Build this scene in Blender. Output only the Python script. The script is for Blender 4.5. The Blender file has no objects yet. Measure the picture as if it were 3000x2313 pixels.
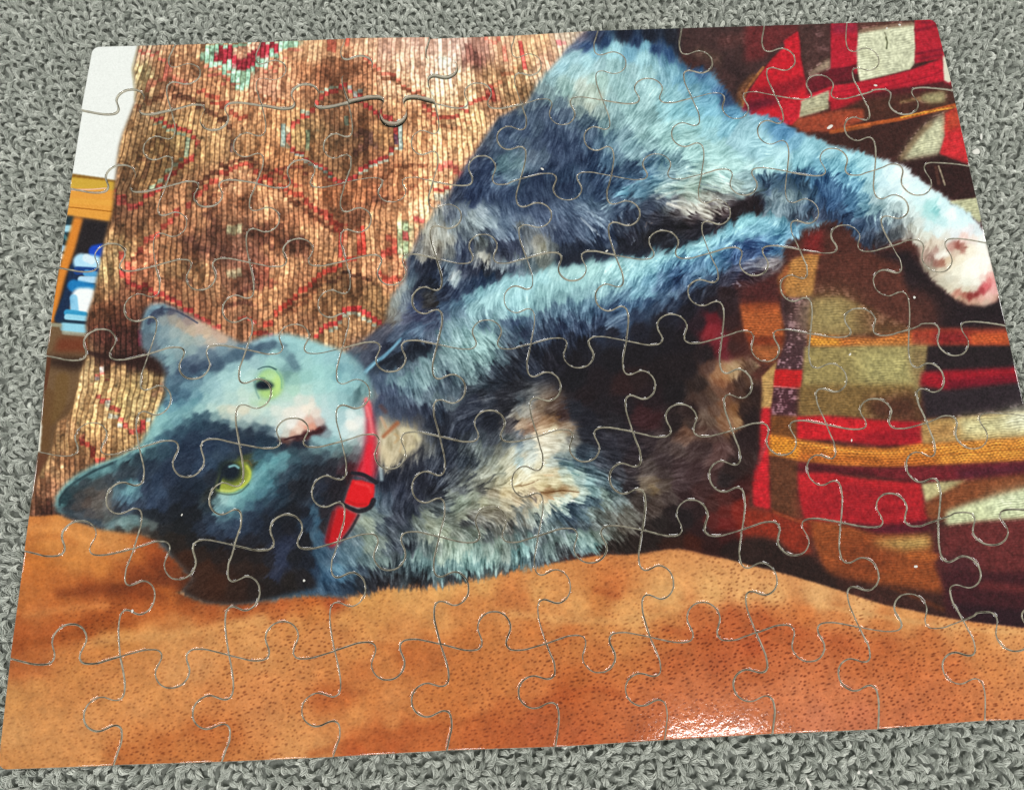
import bpy, math, random
import numpy as np

rng = np.random.default_rng(7)
random.seed(7)
S = bpy.context.scene
MM = 0.001

# ------------------------------------------------------------------ camera
FOC = 1.55                                   # focal length in half frame widths
CAM_R = np.array([[0.9991422, -0.03999467, 0.01073774],
                  [-0.03540028, -0.95944748, -0.27965578],
                  [0.02148703, 0.27903577, -0.96004028]])   # rows: right, down, forward
CAM_C = np.array([-10.41834365, -72.0185548, 199.0951144])  # millimetres above the puzzle's face
cam_d = bpy.data.cameras.new('camera')
cam = bpy.data.objects.new('camera', cam_d)
S.collection.objects.link(cam)
from mathutils import Matrix, Vector
cols = [CAM_R[0], -CAM_R[1], -CAM_R[2]]
M = Matrix.Identity(4)
for j in range(3):
    for i in range(3):
        M[i][j] = float(cols[j][i])
M.translation = Vector([float(c) * MM for c in CAM_C])
cam.matrix_world = M
cam_d.sensor_width = 36.0
cam_d.lens = FOC * 18.0
cam_d.clip_start = 0.01
cam_d.clip_end = 50.0
S.camera = cam

# ------------------------------------------------------------------ light: a white room with ceiling lights and two added fill lamps
W = bpy.data.worlds.new('World')
S.world = W
W.use_nodes = True
bg = W.node_tree.nodes['Background']
bg.inputs[0].default_value = (0.93, 1.0, 0.93, 1)
bg.inputs[1].default_value = 0.28


def area_light(name, loc, target, sx, sy, power, color):
    d = bpy.data.lights.new(name, 'AREA')
    d.shape = 'RECTANGLE'
    d.size, d.size_y = sx, sy
    d.energy = power
    d.color = color
    o = bpy.data.objects.new(name, d)
    S.collection.objects.link(o)
    o.location = loc
    o.rotation_euler = (Vector(target) - Vector(loc)).to_track_quat('-Z', 'Y').to_euler()
    return o


WARM = (1.0, 0.985, 0.95)
area_light('ceiling_and_fill_light', (0.565, -0.635, 2.1), (0.565, -0.635, 0), 0.27, 0.50, 22.0, WARM)
area_light('ceiling_and_fill_light', (-0.75, -1.05, 2.1), (-0.3, -0.5, 0), 0.28, 0.50, 15.0, WARM)
area_light('ceiling_and_fill_light', (2.35, 0.45, 2.1), (0.3, 0.1, 0), 0.28, 0.50, 25.0, WARM)  # added fill lamp, far right, clear of the flat print's reflection
area_light('ceiling_and_fill_light', (-2.2, 0.9, 2.1), (-0.3, 0.1, 0), 0.28, 0.50, 22.0, WARM)  # unseen fill lamp added on the left to carry more of the brightness

S.view_settings.view_transform = 'Standard'
S.view_settings.look = 'None'
S.view_settings.exposure = 0.0
S.view_settings.gamma = 1.0
S.cycles.max_bounces = 6
S.cycles.diffuse_bounces = 3
S.cycles.glossy_bounces = 3

# ------------------------------------------------------------------ reading positions off the photograph
ROW = {'A': 0, 'B': 580, 'C': 1150, 'D': 1713}
COL = {'1': 0, '2': 750, '3': 1500, '4': 2200}


def tpx(t, x, y):
    s = 1.544 if t in ('D3', 'D4') else 2.73
    return (COL[t[1]] + x / s, ROW[t[0]] + y / s)


def pts(s, extra=0):
    """'A1 10 20 30 40 B2 ...' -> positions in photograph pixels (+ extra numbers after each position)."""
    out, t, buf = [], None, []
    for tok in s.replace(',', ' ').replace(';', ' ').split():
        if tok[0] in 'ABCD':
            t = tok
            buf = []
            continue
        buf.append(float(tok))
        if len(buf) == 2 + extra:
            out.append(tuple(tpx(t, buf[0], buf[1])) + tuple(buf[2:]))
            buf = []
    return np.array(out, float)


def to_plane(p, z=0.0):
    """photograph pixels -> millimetres on the plane at height z."""
    p = np.atleast_2d(np.asarray(p, float))
    v = np.c_[(p[:, 0] - 1500) / (1500 * FOC), (p[:, 1] - 1156.5) / (1500 * FOC), np.ones(len(p))] @ CAM_R
    k = (z - CAM_C[2]) / v[:, 2]
    return CAM_C[:2] + v[:, :2] * k[:, None]


# ================================================================== THE PRINT (a photograph of a cat on a sofa)
SC = 0.6
OX = 40.0
CW, CH = int(3300 * SC), int(2330 * SC)


def cv(p):
    q = np.array(p, float)
    q[:, 0] = (q[:, 0] + OX) * SC
    q[:, 1] = q[:, 1] * SC
    return q


YY, XX = np.mgrid[0:CH, 0:CW].astype(np.float32)
PX = XX / SC - OX            # photograph pixels of every canvas cell
PY = YY / SC


def boxblur(a, r, axis):
    if r < 1:
        return a
    pad = [(0, 0)] * a.ndim
    pad[axis] = (r + 1, r)
    b = np.cumsum(np.pad(a, pad, mode='edge'), axis=axis, dtype=np.float64)
    n = a.shape[axis]
    hi = np.take(b, np.arange(2 * r + 1, 2 * r + 1 + n), axis=axis)
    lo = np.take(b, np.arange(0, n), axis=axis)
    return ((hi - lo) / (2 * r + 1)).astype(np.float32)


def blur(a, sig):
    if sig < 0.3:
        return a
    if sig < 0.8:
        k = 0.5 * sig
        for ax in (0, 1):
            a = (1 - k) * a + 0.5 * k * (np.roll(a, 1, ax) + np.roll(a, -1, ax))
        return a
    r = max(1, int(round((math.sqrt(4 * sig * sig + 1) - 1) / 2)))
    for _ in range(3):
        a = boxblur(boxblur(a, r, 0), r, 1)
    return a


def noise(sig, seed=None):
    n = blur(rng.standard_normal((CH, CW)).astype(np.float32), sig)
    return (n - n.mean()) / (n.std() + 1e-9)


def polymask(p, soft=1.2):
    """soft: blur in photograph pixels"""
    q = cv(p)
    d = np.zeros((CH, CW + 1), np.int32)
    n = len(q)
    for i in range(n):
        x0, y0 = q[i]
        x1, y1 = q[(i + 1) % n]
        if y0 == y1:
            continue
        if y0 > y1:
            x0, y0, x1, y1 = x1, y1, x0, y0
        ys = np.arange(max(0, math.ceil(y0)), min(CH, math.ceil(y1)))
        if len(ys) == 0:
            continue
        xs = x0 + (ys - y0) * (x1 - x0) / (y1 - y0)
        xi = np.clip(np.ceil(xs), 0, CW).astype(int)
        np.add.at(d, (ys, xi), 1)
    m = (np.cumsum(d, 1)[:, :CW] & 1).astype(np.float32)
    x0, y0 = np.maximum(q.min(0) - 6 - soft * 3, 0).astype(int)
    x1, y1 = (q.max(0) + 6 + soft * 3).astype(int)
    x1, y1 = min(x1, CW), min(y1, CH)
    if x1 > x0 and y1 > y0:
        m[y0:y1, x0:x1] = blur(m[y0:y1, x0:x1], soft * SC)
    return m


def spline(p, n=6):
    """Catmull-Rom through the points"""
    p = np.asarray(p, float)
    if len(p) < 3:
        return p
    e = np.vstack([2 * p[0] - p[1], p, 2 * p[-1] - p[-2]])
    t = np.linspace(0, 1, n, endpoint=False)[:, None]
    out = []
    for i in range(1, len(e) - 2):
        a, b, c, d = e[i - 1], e[i], e[i + 1], e[i + 2]
        out.append(0.5 * (2 * b + (c - a) * t + (2 * a - 5 * b + 4 * c - d) * t ** 2 + (3 * b - a - 3 * c + d) * t ** 3))
    out.append(p[-1:])
    return np.vstack(out)


def over(img, m, col):
    col = np.asarray(col, np.float32)
    if col.ndim == 1:
        col = col[None, None, :]
    img += (col - img) * m[..., None]


def fill(img, s, col, soft=1.5, alpha=1.0):
    over(img, polymask(pts(s) if isinstance(s, str) else s, soft) * alpha, col)


def stroke(img, s, w, col, alpha=1.0, hard=0.35, warp=None):
    """airbrush line; w = full width in photograph pixels (one number or one at each end)"""
    p = pts(s) if isinstance(s, str) else np.asarray(s, float)
    if len(p) == 1:
        p = np.vstack([p, p + 0.5])
    p = spline(p, 6)
    q = cv(p)
    w0, w1 = (w, w) if np.isscalar(w) else w
    ws = np.linspace(w0, w1, len(q)) * SC * 0.5
    wm = ws.max() * 1.05 + 2
    x0, y0 = np.maximum(q.min(0) - wm, 0).astype(int)
    x1, y1 = (q.max(0) + wm + 1).astype(int)
    x1, y1 = min(x1, CW), min(y1, CH)
    if x1 <= x0 or y1 <= y0:
        return
    gx, gy = XX[y0:y1, x0:x1], YY[y0:y1, x0:x1]
    best = np.full(gx.shape, 9.0, np.float32)
    for i in range(len(q) - 1):
        a, b = q[i], q[i + 1]
        ab = b - a
        l2 = max((ab ** 2).sum(), 1e-6)
        t = np.clip(((gx - a[0]) * ab[0] + (gy - a[1]) * ab[1]) / l2, 0, 1)
        dd = np.hypot(gx - a[0] - t * ab[0], gy - a[1] - t * ab[1]) / (ws[i] + t * (ws[i + 1] - ws[i]))
        np.minimum(best, dd, out=best)
    k = np.clip((1 - best) / (1 - hard), 0, 1)
    k = k * k * (3 - 2 * k) * alpha
    sub = img[y0:y1, x0:x1]
    sub += (np.asarray(col, np.float32) - sub) * k[..., None]


def shepard(kp, r=14.0, power=2.6, step=4):
    """smooth colour field through hand-placed colour points; kp rows: x y c..."""
    gy, gx = np.mgrid[0:CH:step, 0:CW:step].astype(np.float32)
    gx = gx / SC - OX
    gy = gy / SC
    acc = np.zeros(gx.shape + (kp.shape[1] - 2,), np.float32)
    tot = np.zeros(gx.shape, np.float32)
    for row in kp:
        w = 1.0 / (((gx - row[0]) ** 2 + (gy - row[1]) ** 2 + r * r) / 1e4) ** power
        tot += w
        acc += w[..., None] * row[2:].astype(np.float32)
    acc /= tot[..., None]
    # bilinear enlargement
    fy = np.arange(CH) / step
    fx = np.arange(CW) / step
    y0 = np.minimum(fy.astype(int), acc.shape[0] - 2)
    x0 = np.minimum(fx.astype(int), acc.shape[1] - 2)
    ty = np.clip(fy - y0, 0, 1)[:, None, None].astype(np.float32)
    tx = np.clip(fx - x0, 0, 1)[None, :, None].astype(np.float32)
    r0 = acc[y0] * (1 - ty) + acc[y0 + 1] * ty
    return r0[:, x0] * (1 - tx) + r0[:, x0 + 1] * tx


def sample(img, x, y):
    xi = np.clip(np.rint(x), 0, CW - 1).astype(np.int32)
    yi = np.clip(np.rint(y), 0, CH - 1).astype(np.int32)
    return img[yi, xi]


def sample_lin(img, x, y):
    H_, W_ = img.shape[:2]
    x = np.clip(x, 0, W_ - 1.001)
    y = np.clip(y, 0, H_ - 1.001)
    x0 = x.astype(np.int32)
    y0 = y.astype(np.int32)
    tx = (x - x0).astype(np.float32)
    ty = (y - y0).astype(np.float32)
    if img.ndim == 3:
        tx, ty = tx[..., None], ty[..., None]
    return (img[y0, x0] * (1 - tx) + img[y0, x0 + 1] * tx) * (1 - ty) + (img[y0 + 1, x0] * (1 - tx) + img[y0 + 1, x0 + 1] * tx) * ty


def lic(n, fx, fy, steps, ds=1.0):
    acc = n.copy()
    for sgn in (1, -1):
        x, y = XX.copy(), YY.copy()
        px_, py_ = fx, fy
        for _ in range(steps):
            vx, vy = sample(fx, x, y), sample(fy, x, y)
            flip = np.where(vx * px_ + vy * py_ < 0, -1.0, 1.0).astype(np.float32)
            vx, vy = vx * flip, vy * flip
            px_, py_ = vx, vy
            x += sgn * ds * vx
            y += sgn * ds * vy
            acc += sample(n, x, y)
    return (acc - acc.mean()) / (acc.std() + 1e-9)


def ss(a, b, x):
    t = np.clip((x - a) / (b - a), 0, 1)
    return t * t * (3 - 2 * t)


N1 = noise(0.8)
N3 = noise(3.0)
N8 = noise(8.0)
N30 = noise(30.0)

# ---------------- chenille cushion
CK = pts("A1 1150 400 165 130 105 1160 600 170 150 110 1120 850 140 110 80 1060 1050 150 115 80 1020 1250 145 110 75"
         " 1000 1450 120 88 62 1290 560 150 105 75 1400 700 165 115 85 1470 450 170 125 92 1300 1150 140 108 70 1420 1150 160 130 88"
         " 1300 1300 125 95 62 1450 1300 150 112 75 1600 950 170 130 90 1650 1200 160 122 84 1750 1100 175 135 95 1850 850 205 155 115 1900 950 195 140 100"
         " 1750 700 165 115 82 1900 1100 175 130 92 2000 1150 180 132 92 1850 1450 205 150 112 1950 1500 205 148 110 1750 1550 185 125 90 1600 1450 140 100 70"
         " 1950 1620 120 75 52 2100 1500 195 138 98 1400 1600 150 105 75 1200 1450 140 105 70"
         " A2 100 700 175 125 100 250 650 195 140 105 400 600 175 118 84 550 600 125 78 55 700 560 150 98 70 450 420 200 155 118 600 450 195 145 108"
         " 850 600 165 110 80 900 400 195 150 120 1050 400 190 148 128 1100 600 205 160 130 1200 450 205 165 140 1300 350 200 160 142 1200 700 210 165 130"
         " 1350 600 205 165 140 1400 800 215 175 138 1500 700 215 178 145 1550 550 215 190 170 1600 350 200 165 150 1650 650 205 165 130 1700 800 210 170 130"
         " 1750 460 130 85 75 1800 380 175 130 115 1900 600 175 135 100 2000 500 195 150 118 1950 350 205 160 130 1850 800 170 125 95 2100 600 190 155 115"
         " 2100 750 150 115 82 2150 450 205 165 125 1600 1000 205 160 118 1700 950 200 160 115 1500 1150 205 152 112 1350 950 190 138 100 1250 900 180 128 92"
         " 1300 1200 195 140 100 1200 1400 180 122 85 1000 1350 160 105 75 1400 1300 205 150 110 1550 1250 205 155 115 1600 1150 200 155 112 1650 1350 190 140 105"
         " 1450 1500 205 150 112 1300 1550 195 138 100 700 800 155 110 80 600 900 140 98 70 850 950 130 88 62 690 1080 125 92 66 450 1050 150 115 80 500 1200 150 108 74"
         " 330 1090 165 130 88 1000 1080 165 120 82 900 1200 130 88 62 750 1250 130 92 65 650 1350 140 100 70 150 1000 185 132 92 100 1200 180 125 86 200 1300 165 112 76"
         " 300 1400 150 98 66 100 1400 130 82 56 200 1600 195 140 102 450 1500 190 130 92 600 1550 160 100 68 800 1550 165 105 72 950 1550 155 95 66 1100 1600 180 120 84 850 850 150 105 75"
         " A3 150 450 205 165 125 50 650 190 150 110 100 750 130 100 70 250 500 190 145 120 250 330 195 150 115 400 290 185 165 145 200 600 195 160 130"
         " B1 950 80 115 78 58 1050 250 110 75 52 1000 400 150 118 80 1100 330 165 122 85 1150 100 125 85 60 1350 50 165 115 82 1450 200 150 100 72 1300 300 160 112 80"
         " 1150 480 185 115 85 1050 550 190 122 90 900 450 175 142 100 850 600 165 138 96 900 680 160 125 88 800 750 155 115 80 1000 750 125 82 60 1150 650 175 110 80"
         " 850 900 110 68 48 1000 950 95 55 42 900 1100 78 42 36 1050 1100 82 45 40 1150 1050 85 50 42 1150 750 120 76 56 1600 150 160 112 80 1700 100 130 85 62 1850 100 155 108 80"
         " 1750 300 110 70 54 1950 300 150 105 85 1650 400 125 82 64 1850 450 135 90 74 2050 450 140 90 72 1500 400 115 75 56 1400 450 130 90 62 1350 600 145 108 76 1450 600 130 96 66"
         " 1600 600 165 122 86 1800 600 140 95 72 1950 700 130 85 68 1700 750 150 108 78 1500 750 145 102 72 1850 850 175 122 90 1900 950 150 105 78 2050 800 175 122 86"
         " 2050 1000 140 92 66 1750 900 150 102 72 1400 750 150 100 72 2100 150 190 135 98 2100 300 120 74 56 1600 850 140 92 66 1300 720 165 110 80"
         " B2 100 100 185 130 95 150 200 150 100 72 60 250 100 60 45 200 350 120 76 56 350 400 110 70 54 100 400 165 115 82 300 200 150 98 70 400 300 190 138 98 550 300 190 135 98"
         " 500 150 180 120 86 650 150 165 110 80 800 150 120 76 56 900 300 195 145 105 1000 200 185 130 92 1100 100 205 150 110 1250 60 215 165 125 1000 350 180 125 90"
         " 900 430 190 138 100 550 450 180 128 90 300 550 185 132 94 150 600 190 138 100 100 750 180 128 90 250 700 175 122 86 350 650 165 112 80 400 850 150 105 72 250 880 160 112 80"
         " 600 650 120 84 58 850 600 175 122 88 800 720 120 84 58 950 780 150 112 76 700 800 140 100 68 600 750 130 94 64 980 880 140 104 70 700 1050 170 128 90 850 1050 165 122 86"
         " 600 1120 170 130 92 800 1150 150 112 86 100 1000 165 118 84 400 1000 145 100 72 1050 550 195 140 102 1100 650 190 130 96 50 550 150 92 72 0 650 120 70 56 1100 450 190 115 85"
         " C1 700 50 185 148 102 650 200 175 140 95 550 250 170 128 90 500 400 150 115 78 800 100 175 140 98 750 300 165 128 86 850 200 185 150 105 950 100 165 138 90 1000 250 165 128 86"
         " 1050 100 175 150 105 900 400 160 122 82 1050 350 160 125 85 600 450 165 125 85 450 600 160 120 85 350 700 150 105 75 420 800 160 112 84 300 850 110 72 52 380 930 78 45 36"
         " 280 930 110 72 55 550 550 145 100 70 650 600 130 92 64 800 450 160 115 78 1000 450 150 118 80 330 600 175 140 98"
         " B1 700 1370 180 150 108 800 1500 185 155 108 950 1400 165 130 90 900 1550 180 145 100 1050 1500 165 138 92 1150 1450 150 125 85 700 1580 190 155 110"
         " 850 1300 70 42 34 1000 1280 55 32 28 1150 1300 48 28 26 1250 1250 60 38 36 1100 1200 75 42 38", 3)
pat = shepard(CK, 12, 2.2)
RED, DRED, TEAL, DBR, PINK = (178, 62, 58), (150, 45, 45), (140, 178, 158), (78, 46, 34), (205, 120, 100)
# star at the top edge
fill(pat, "A1 1590 440 1700 350 2184 320 A2 360 330 350 370 190 440 110 490 60 560 -20 590 A1 2010 640 1970 715 1900 715 1850 650 1770 570 1650 530", (152, 196, 168), 3)
fill(pat, "A1 1700 490 1760 370 1840 378 2100 345 A2 195 330 180 420 110 400 70 490 40 480 A1 2060 470 2040 550 1880 555 1870 500 1800 500", (165, 48, 62), 3)
fill(pat, "A1 1840 375 2090 345 2060 420 1990 425 1930 475 1880 430", (222, 168, 138), 3)
for s_, w_, c_ in [
        ("A1 1640 555 1760 545", 26, PINK), ("A1 1680 600 1830 600", 26, (190, 100, 85)), ("A1 1770 660 1890 665", 26, (190, 95, 80)), ("A2 20 570 130 560 190 560", 26, (200, 105, 85)), ("A2 140 500 230 495", 22, PINK), ("A2 260 410 350 405", 26, PINK),
        ("A1 1100 410 1330 480 1320 620", 26, (185, 95, 82)), ("A1 1330 490 1400 640 1500 690", 30, (178, 100, 82)), ("A1 1170 760 1250 640 1420 630", 26, (165, 95, 75)),
        ("A1 1390 770 1550 830 1680 900 1830 1000", 44, DBR), ("A1 1600 740 1750 800 1900 920 1960 930", 36, (160, 70, 55)), ("A1 1700 830 1800 860", 24, (150, 60, 50)),
        ("A1 1090 870 1250 780 1420 700", 40, (110, 70, 50)),
        ("A1 1230 930 1330 990 1420 1040 1560 1110 1545 1250 1430 1370 1330 1450 1200 1560 1080 1638", 30, DRED),
        ("A1 1250 980 1400 1070 1500 1130 1490 1260 1400 1340 1300 1430 1190 1530", 20, (120, 140, 120)),
        ("A1 1180 1180 1250 1100 1330 1180 1250 1330", 44, (95, 65, 42)), ("A1 1100 1250 1200 1280 1150 1400", 40, (90, 60, 42)), ("A1 1860 1040 1850 1200", 20, (90, 72, 80)),
        ("A1 1580 1560 1680 1470 1800 1380 1900 1315 2000 1340 2080 1420 2184 1450", 34, (165, 62, 52)), ("A1 1570 1480 1700 1390 1830 1310", 30, DBR),
        ("A1 910 1540 1000 1600 1080 1638", 26, (140, 55, 50)),
        ("A2 690 700 560 790 460 870 360 960 285 1010 280 1180 370 1250 520 1350 640 1430 700 1465", 32, (178, 60, 58)),
        ("A2 690 700 800 780 900 870 1000 930 1095 1015 1100 1180 1000 1270 880 1340 740 1430", 32, (172, 52, 56)),
        ("A2 760 720 800 770 830 770", 34, (135, 155, 150)), ("A2 640 700 540 770", 22, (140, 160, 145)),
        ("A2 232 1030 232 1185", 44, (130, 165, 165)), ("A2 1150 1020 1152 1190", 40, (125, 150, 150)), ("A2 1125 1040 1125 1170", 16, (95, 70, 95)),
        ("A2 300 1220 470 1330 620 1440", 18, (140, 165, 155)), ("A2 1120 1210 960 1320 800 1420", 20, (150, 160, 145)),
        ("A2 380 910 430 890", 34, (140, 155, 140)), ("A2 420 1040 420 1190", 22, (105, 120, 95)), ("A2 735 1040 735 1310", 16, (105, 125, 115)), ("A2 720 950 730 1010", 20, (110, 130, 115)), ("A2 470 960 480 1050", 20, (120, 130, 110)),
        ("A2 820 1060 900 1090 870 1180 800 1200", 60, (92, 60, 52)), ("A2 600 970 650 1000", 50, (105, 72, 52)), ("A2 920 1100 940 1180", 40, (120, 85, 75)),
        ("A2 605 330 605 420", 44, (175, 65, 55)), ("A2 742 310 742 390", 34, (185, 75, 62)), ("A2 860 470 960 560 1060 620 1200 720 1330 800 1400 890", 26, (185, 88, 72)),
        ("A2 1340 850 1440 930 1530 955 1610 905 1720 850 1830 780 1900 720", 30, (170, 66, 58)), ("A2 1880 720 1900 790", 70, (140, 45, 42)), ("A2 1420 990 1350 900", 30, (140, 80, 60)),
        ("A2 2110 330 2150 520", 34, (205, 82, 78)), ("A3 70 350 105 530", 40, (205, 85, 78)), ("A2 1830 310 1950 340 2000 480", 30, (205, 112, 95)), ("A3 380 350 400 370", 40, (190, 100, 105)),
        ("A2 1900 680 2000 600 2080 560", 30, (175, 110, 80)), ("A2 1500 500 1510 530", 80, (205, 208, 192)), ("A2 1700 400 1780 500", 60, (125, 80, 72)), ("A2 1560 980 1620 1000", 30, (130, 95, 70)),
        ("A1 1540 1520 1640 1430 1780 1330 1900 1270 2010 1295 2184 1410", 30, (98, 58, 42)), ("A1 1640 1638 1760 1500 1880 1420", 20, (120, 70, 50)), ("A2 120 1480 240 1570 330 1638", 34, (110, 62, 44)), ("B2 330 30 460 150 600 270", 34, (112, 62, 44)), ("B2 720 500 600 590 450 720 300 860 160 980", 26, (112, 66, 46)), ("B2 560 660 430 790 300 910", 30, (128, 78, 54)), ("B1 1380 190 1250 310 1130 410 1060 480", 30, (112, 62, 46)), ("B1 1000 680 1140 760 1300 840 1500 960", 30, (104, 56, 44)), ("A2 860 520 980 610 1120 690 1300 790 1420 880", 26, (120, 74, 52)), ("A2 1440 1000 1560 1030 1700 960", 30, (150, 100, 72)), ("A2 0 780 120 820 240 860", 34, (128, 76, 52)), ("A2 1000 1420 1120 1350 1260 1300", 30, (124, 74, 50)), ("A2 1160 1560 1260 1480 1380 1420", 26, (150, 88, 62)),
        ("A2 550 530 700 490 800 560", 70, (125, 80, 56)), ("A2 400 1380 300 1330 150 1400 0 1450", 26, (120, 62, 46)), ("A2 20 1440 110 1420", 34, (165, 58, 48)),
        ("A2 210 1500 280 1540 400 1590", 40, (170, 62, 48)), ("A2 700 1480 560 1440", 18, (150, 70, 58)), ("A2 960 1600 1050 1580", 60, (110, 68, 52)), ("A2 1480 1340 1560 1330 1640 1380", 60, (188, 85, 78)), ("A2 1420 1520 1540 1515", 26, (165, 62, 58)), ("A2 1440 1580 1540 1560", 60, (160, 165, 148)),
        ("A2 1250 1380 1350 1330", 30, (150, 90, 65)), ("A2 130 1370 260 1440 340 1500", 30, (150, 62, 50)),
        ("B1 1430 110 1380 180 1290 260 1180 340 1090 430", 34, (172, 70, 60)), ("B1 960 470 1050 560 990 640", 50, (188, 72, 62)), ("B1 960 610 1080 680 1180 720 1270 770 1390 840 1500 900 1640 980 1750 1050", 36, (158, 50, 50)),
        ("B1 1490 80 1530 30 1580 -20", 34, (165, 62, 56)), ("B1 930 0 1000 60 1100 40", 40, (125, 52, 48)), ("B1 1110 1060 1130 1140", 50, (110, 35, 52)),
        ("B1 1660 130 1720 200 1680 290", 60, (88, 55, 44)), ("B1 1500 330 1650 420 1800 380", 50, (92, 58, 48)), ("B1 1990 290 2100 340 2180 380", 50, (96, 58, 46)), ("B1 1850 240 1910 240", 80, (165, 165, 130)), ("B1 1850 590 1905 590", 70, (160, 150, 120)), ("B1 1900 760 2060 720", 46, (100, 60, 50)), ("B1 1780 860 1900 830 2020 870", 40, (104, 62, 50)),
        ("B1 1520 560 1480 640 1540 700", 36, (100, 66, 50)), ("B1 2110 560 2184 700", 40, (165, 85, 65)), ("B1 1920 960 2060 1010", 30, (170, 72, 58)), ("B1 1450 880 1600 960", 26, (165, 48, 46)),
        ("B1 2184 1070 2100 1100", 30, (170, 66, 60)), ("B1 880 960 890 1040", 24, (170, 120, 85)), ("B1 700 960 720 1040", 34, (105, 60, 44)),
        ("B2 400 20 470 90 540 150 620 220 700 290", 36, (180, 68, 58)), ("B2 850 260 850 440", 56, (185, 46, 40)), ("B2 830 450 700 510 560 600 470 660 360 750 260 840 180 920 80 1020 0 1090", 36, (178, 58, 48)),
        ("B2 690 310 680 450", 50, (180, 62, 54)), ("B2 1000 600 1060 660 1140 670", 50, (188, 70, 58)), ("B2 1020 430 1120 440 1210 450", 60, (190, 70, 62)), ("B2 1060 320 1110 380", 40, (160, 70, 56)),
        ("B2 1190 230 1190 430", 110, (152, 190, 150)), ("B2 1290 150 1330 200", 46, (185, 70, 70)), ("B2 1180 270 1210 310", 46, (175, 62, 66)), ("B2 1330 150 1360 100", 70, (195, 180, 140)),
        ("B2 740 580 830 630 940 690", 24, DBR), ("B2 740 590 650 640 560 700", 24, DBR), ("B2 560 130 640 190 700 230", 36, (165, 62, 52)),
        ("B2 490 1110 560 1040 650 980 720 900 780 865", 36, (178, 45, 50)), ("B2 780 865 860 920 920 960 1010 1005", 40, (180, 45, 52)), ("B2 600 1070 660 1000 700 960 780 900 830 950 900 1000 960 1030", 22, (155, 165, 150)),
        ("B2 0 640 60 620 60 700", 60, (120, 66, 52)), ("B2 230 380 300 340 400 350", 60, (105, 64, 52)), ("B2 330 450 380 400", 36, (110, 70, 54)), ("B2 0 280 100 290 200 240", 40, (95, 56, 42)),
        ("C1 830 50 900 110 960 180 1020 260 1060 300", 30, (170, 66, 62)), ("C1 870 90 880 170 960 240", 30, (170, 172, 160)), ("C1 1150 240 1120 320", 50, (165, 42, 50)), ("C1 1180 200 1210 220", 30, (150, 165, 155)),
        ("C1 650 410 720 430 760 520 830 560", 36, (160, 52, 46)), ("C1 680 340 650 420", 30, (150, 60, 52)), ("C1 450 620 500 600", 24, (190, 150, 110)), ("C1 330 660 380 540 410 480", 30, (185, 152, 108)),
        ("B1 740 1500 800 1400 850 1440", 22, (170, 80, 72)), ("B1 780 1450 830 1340", 20, (165, 155, 150)), ("B1 790 1590 840 1638", 30, (170, 72, 66)), ("B1 1250 1560 1330 1500", 60, (130, 95, 72))]:
    stroke(pat, s_, w_ * 0.52, c_, 0.80, 0.4)

pl_ = blur(pat.mean(2), 14)[..., None]
pat = np.clip(pat * (1 + 0.30 * (pl_ - 118) / 118), 0, 255)
g_ = pat.mean(2, keepdims=True)
pat = pat + (g_ - pat) * 0.06
# ribs (chenille cords) run down the cushion and lean with its folds
lean = np.interp(PX, [200, 320, 450, 600, 800, 1100, 1350, 1560], [.34, .30, .22, .09, .04, .02, -.07, -.22]).astype(np.float32)
lowl = ss(1060, 1180, PY)
srib = PX + lean * (np.clip(PY, 80, 560) - 350) + 0.16 * np.clip(PY - 1100, 0, 140) * lowl + 2.6 * N30 + 1.1 * N8 + 0.5 * N3
PER = 14.2
kr = np.floor(srib / PER)
fr = srib / PER - kr
ki = (kr.astype(np.int32)) % 997
jit = rng.uniform(-9, 9, 997).astype(np.float32)[ki]
tone = rng.uniform(0.92, 1.09, 997).astype(np.float32)[ki]
pc = sample(pat, (PX + (0.5 - fr) * PER + OX) * SC, (PY + jit) * SC)
ph = rng.uniform(0, 40, 997).astype(np.float32)[ki]
# knots along each cord, long light floats broken by dark stitches
seg = (PY + ph) / 9.5
knot = 0.5 + 0.5 * np.cos(2 * np.pi * seg)
flo = sample(noise(5.0), (kr * PER + 7 + OX) * SC, (PY * 0.55 + ph * 9) % 2300 * SC)
prof = ss(0.50, 0.26, np.abs(fr - 0.5))
cord = pc * (tone * (1.17 + 0.11 * flo + 0.05 * N1 - 0.06 * knot * (flo < 0.3)))[..., None]
gap = pc * np.array([0.74, 0.67, 0.62], np.float32)
brk = np.clip(ss(0.6, 1.5, -flo), 0, 1) * 0.6
mixp = (prof * (1 - brk))[..., None]
cush = gap * (1 - mixp) + cord * mixp
cush *= (1 + 0.085 * N1 + 0.06 * N3)[..., None]
# softer and milkier towards the top, where the cushion lies out of focus
rib_soft = ss(260, 60, PY) * ss(650, 1000, PX) * 0.45
cush = cush * (1 - rib_soft[..., None]) + pc * 1.02 * rib_soft[..., None]

img = cush.copy()

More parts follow.
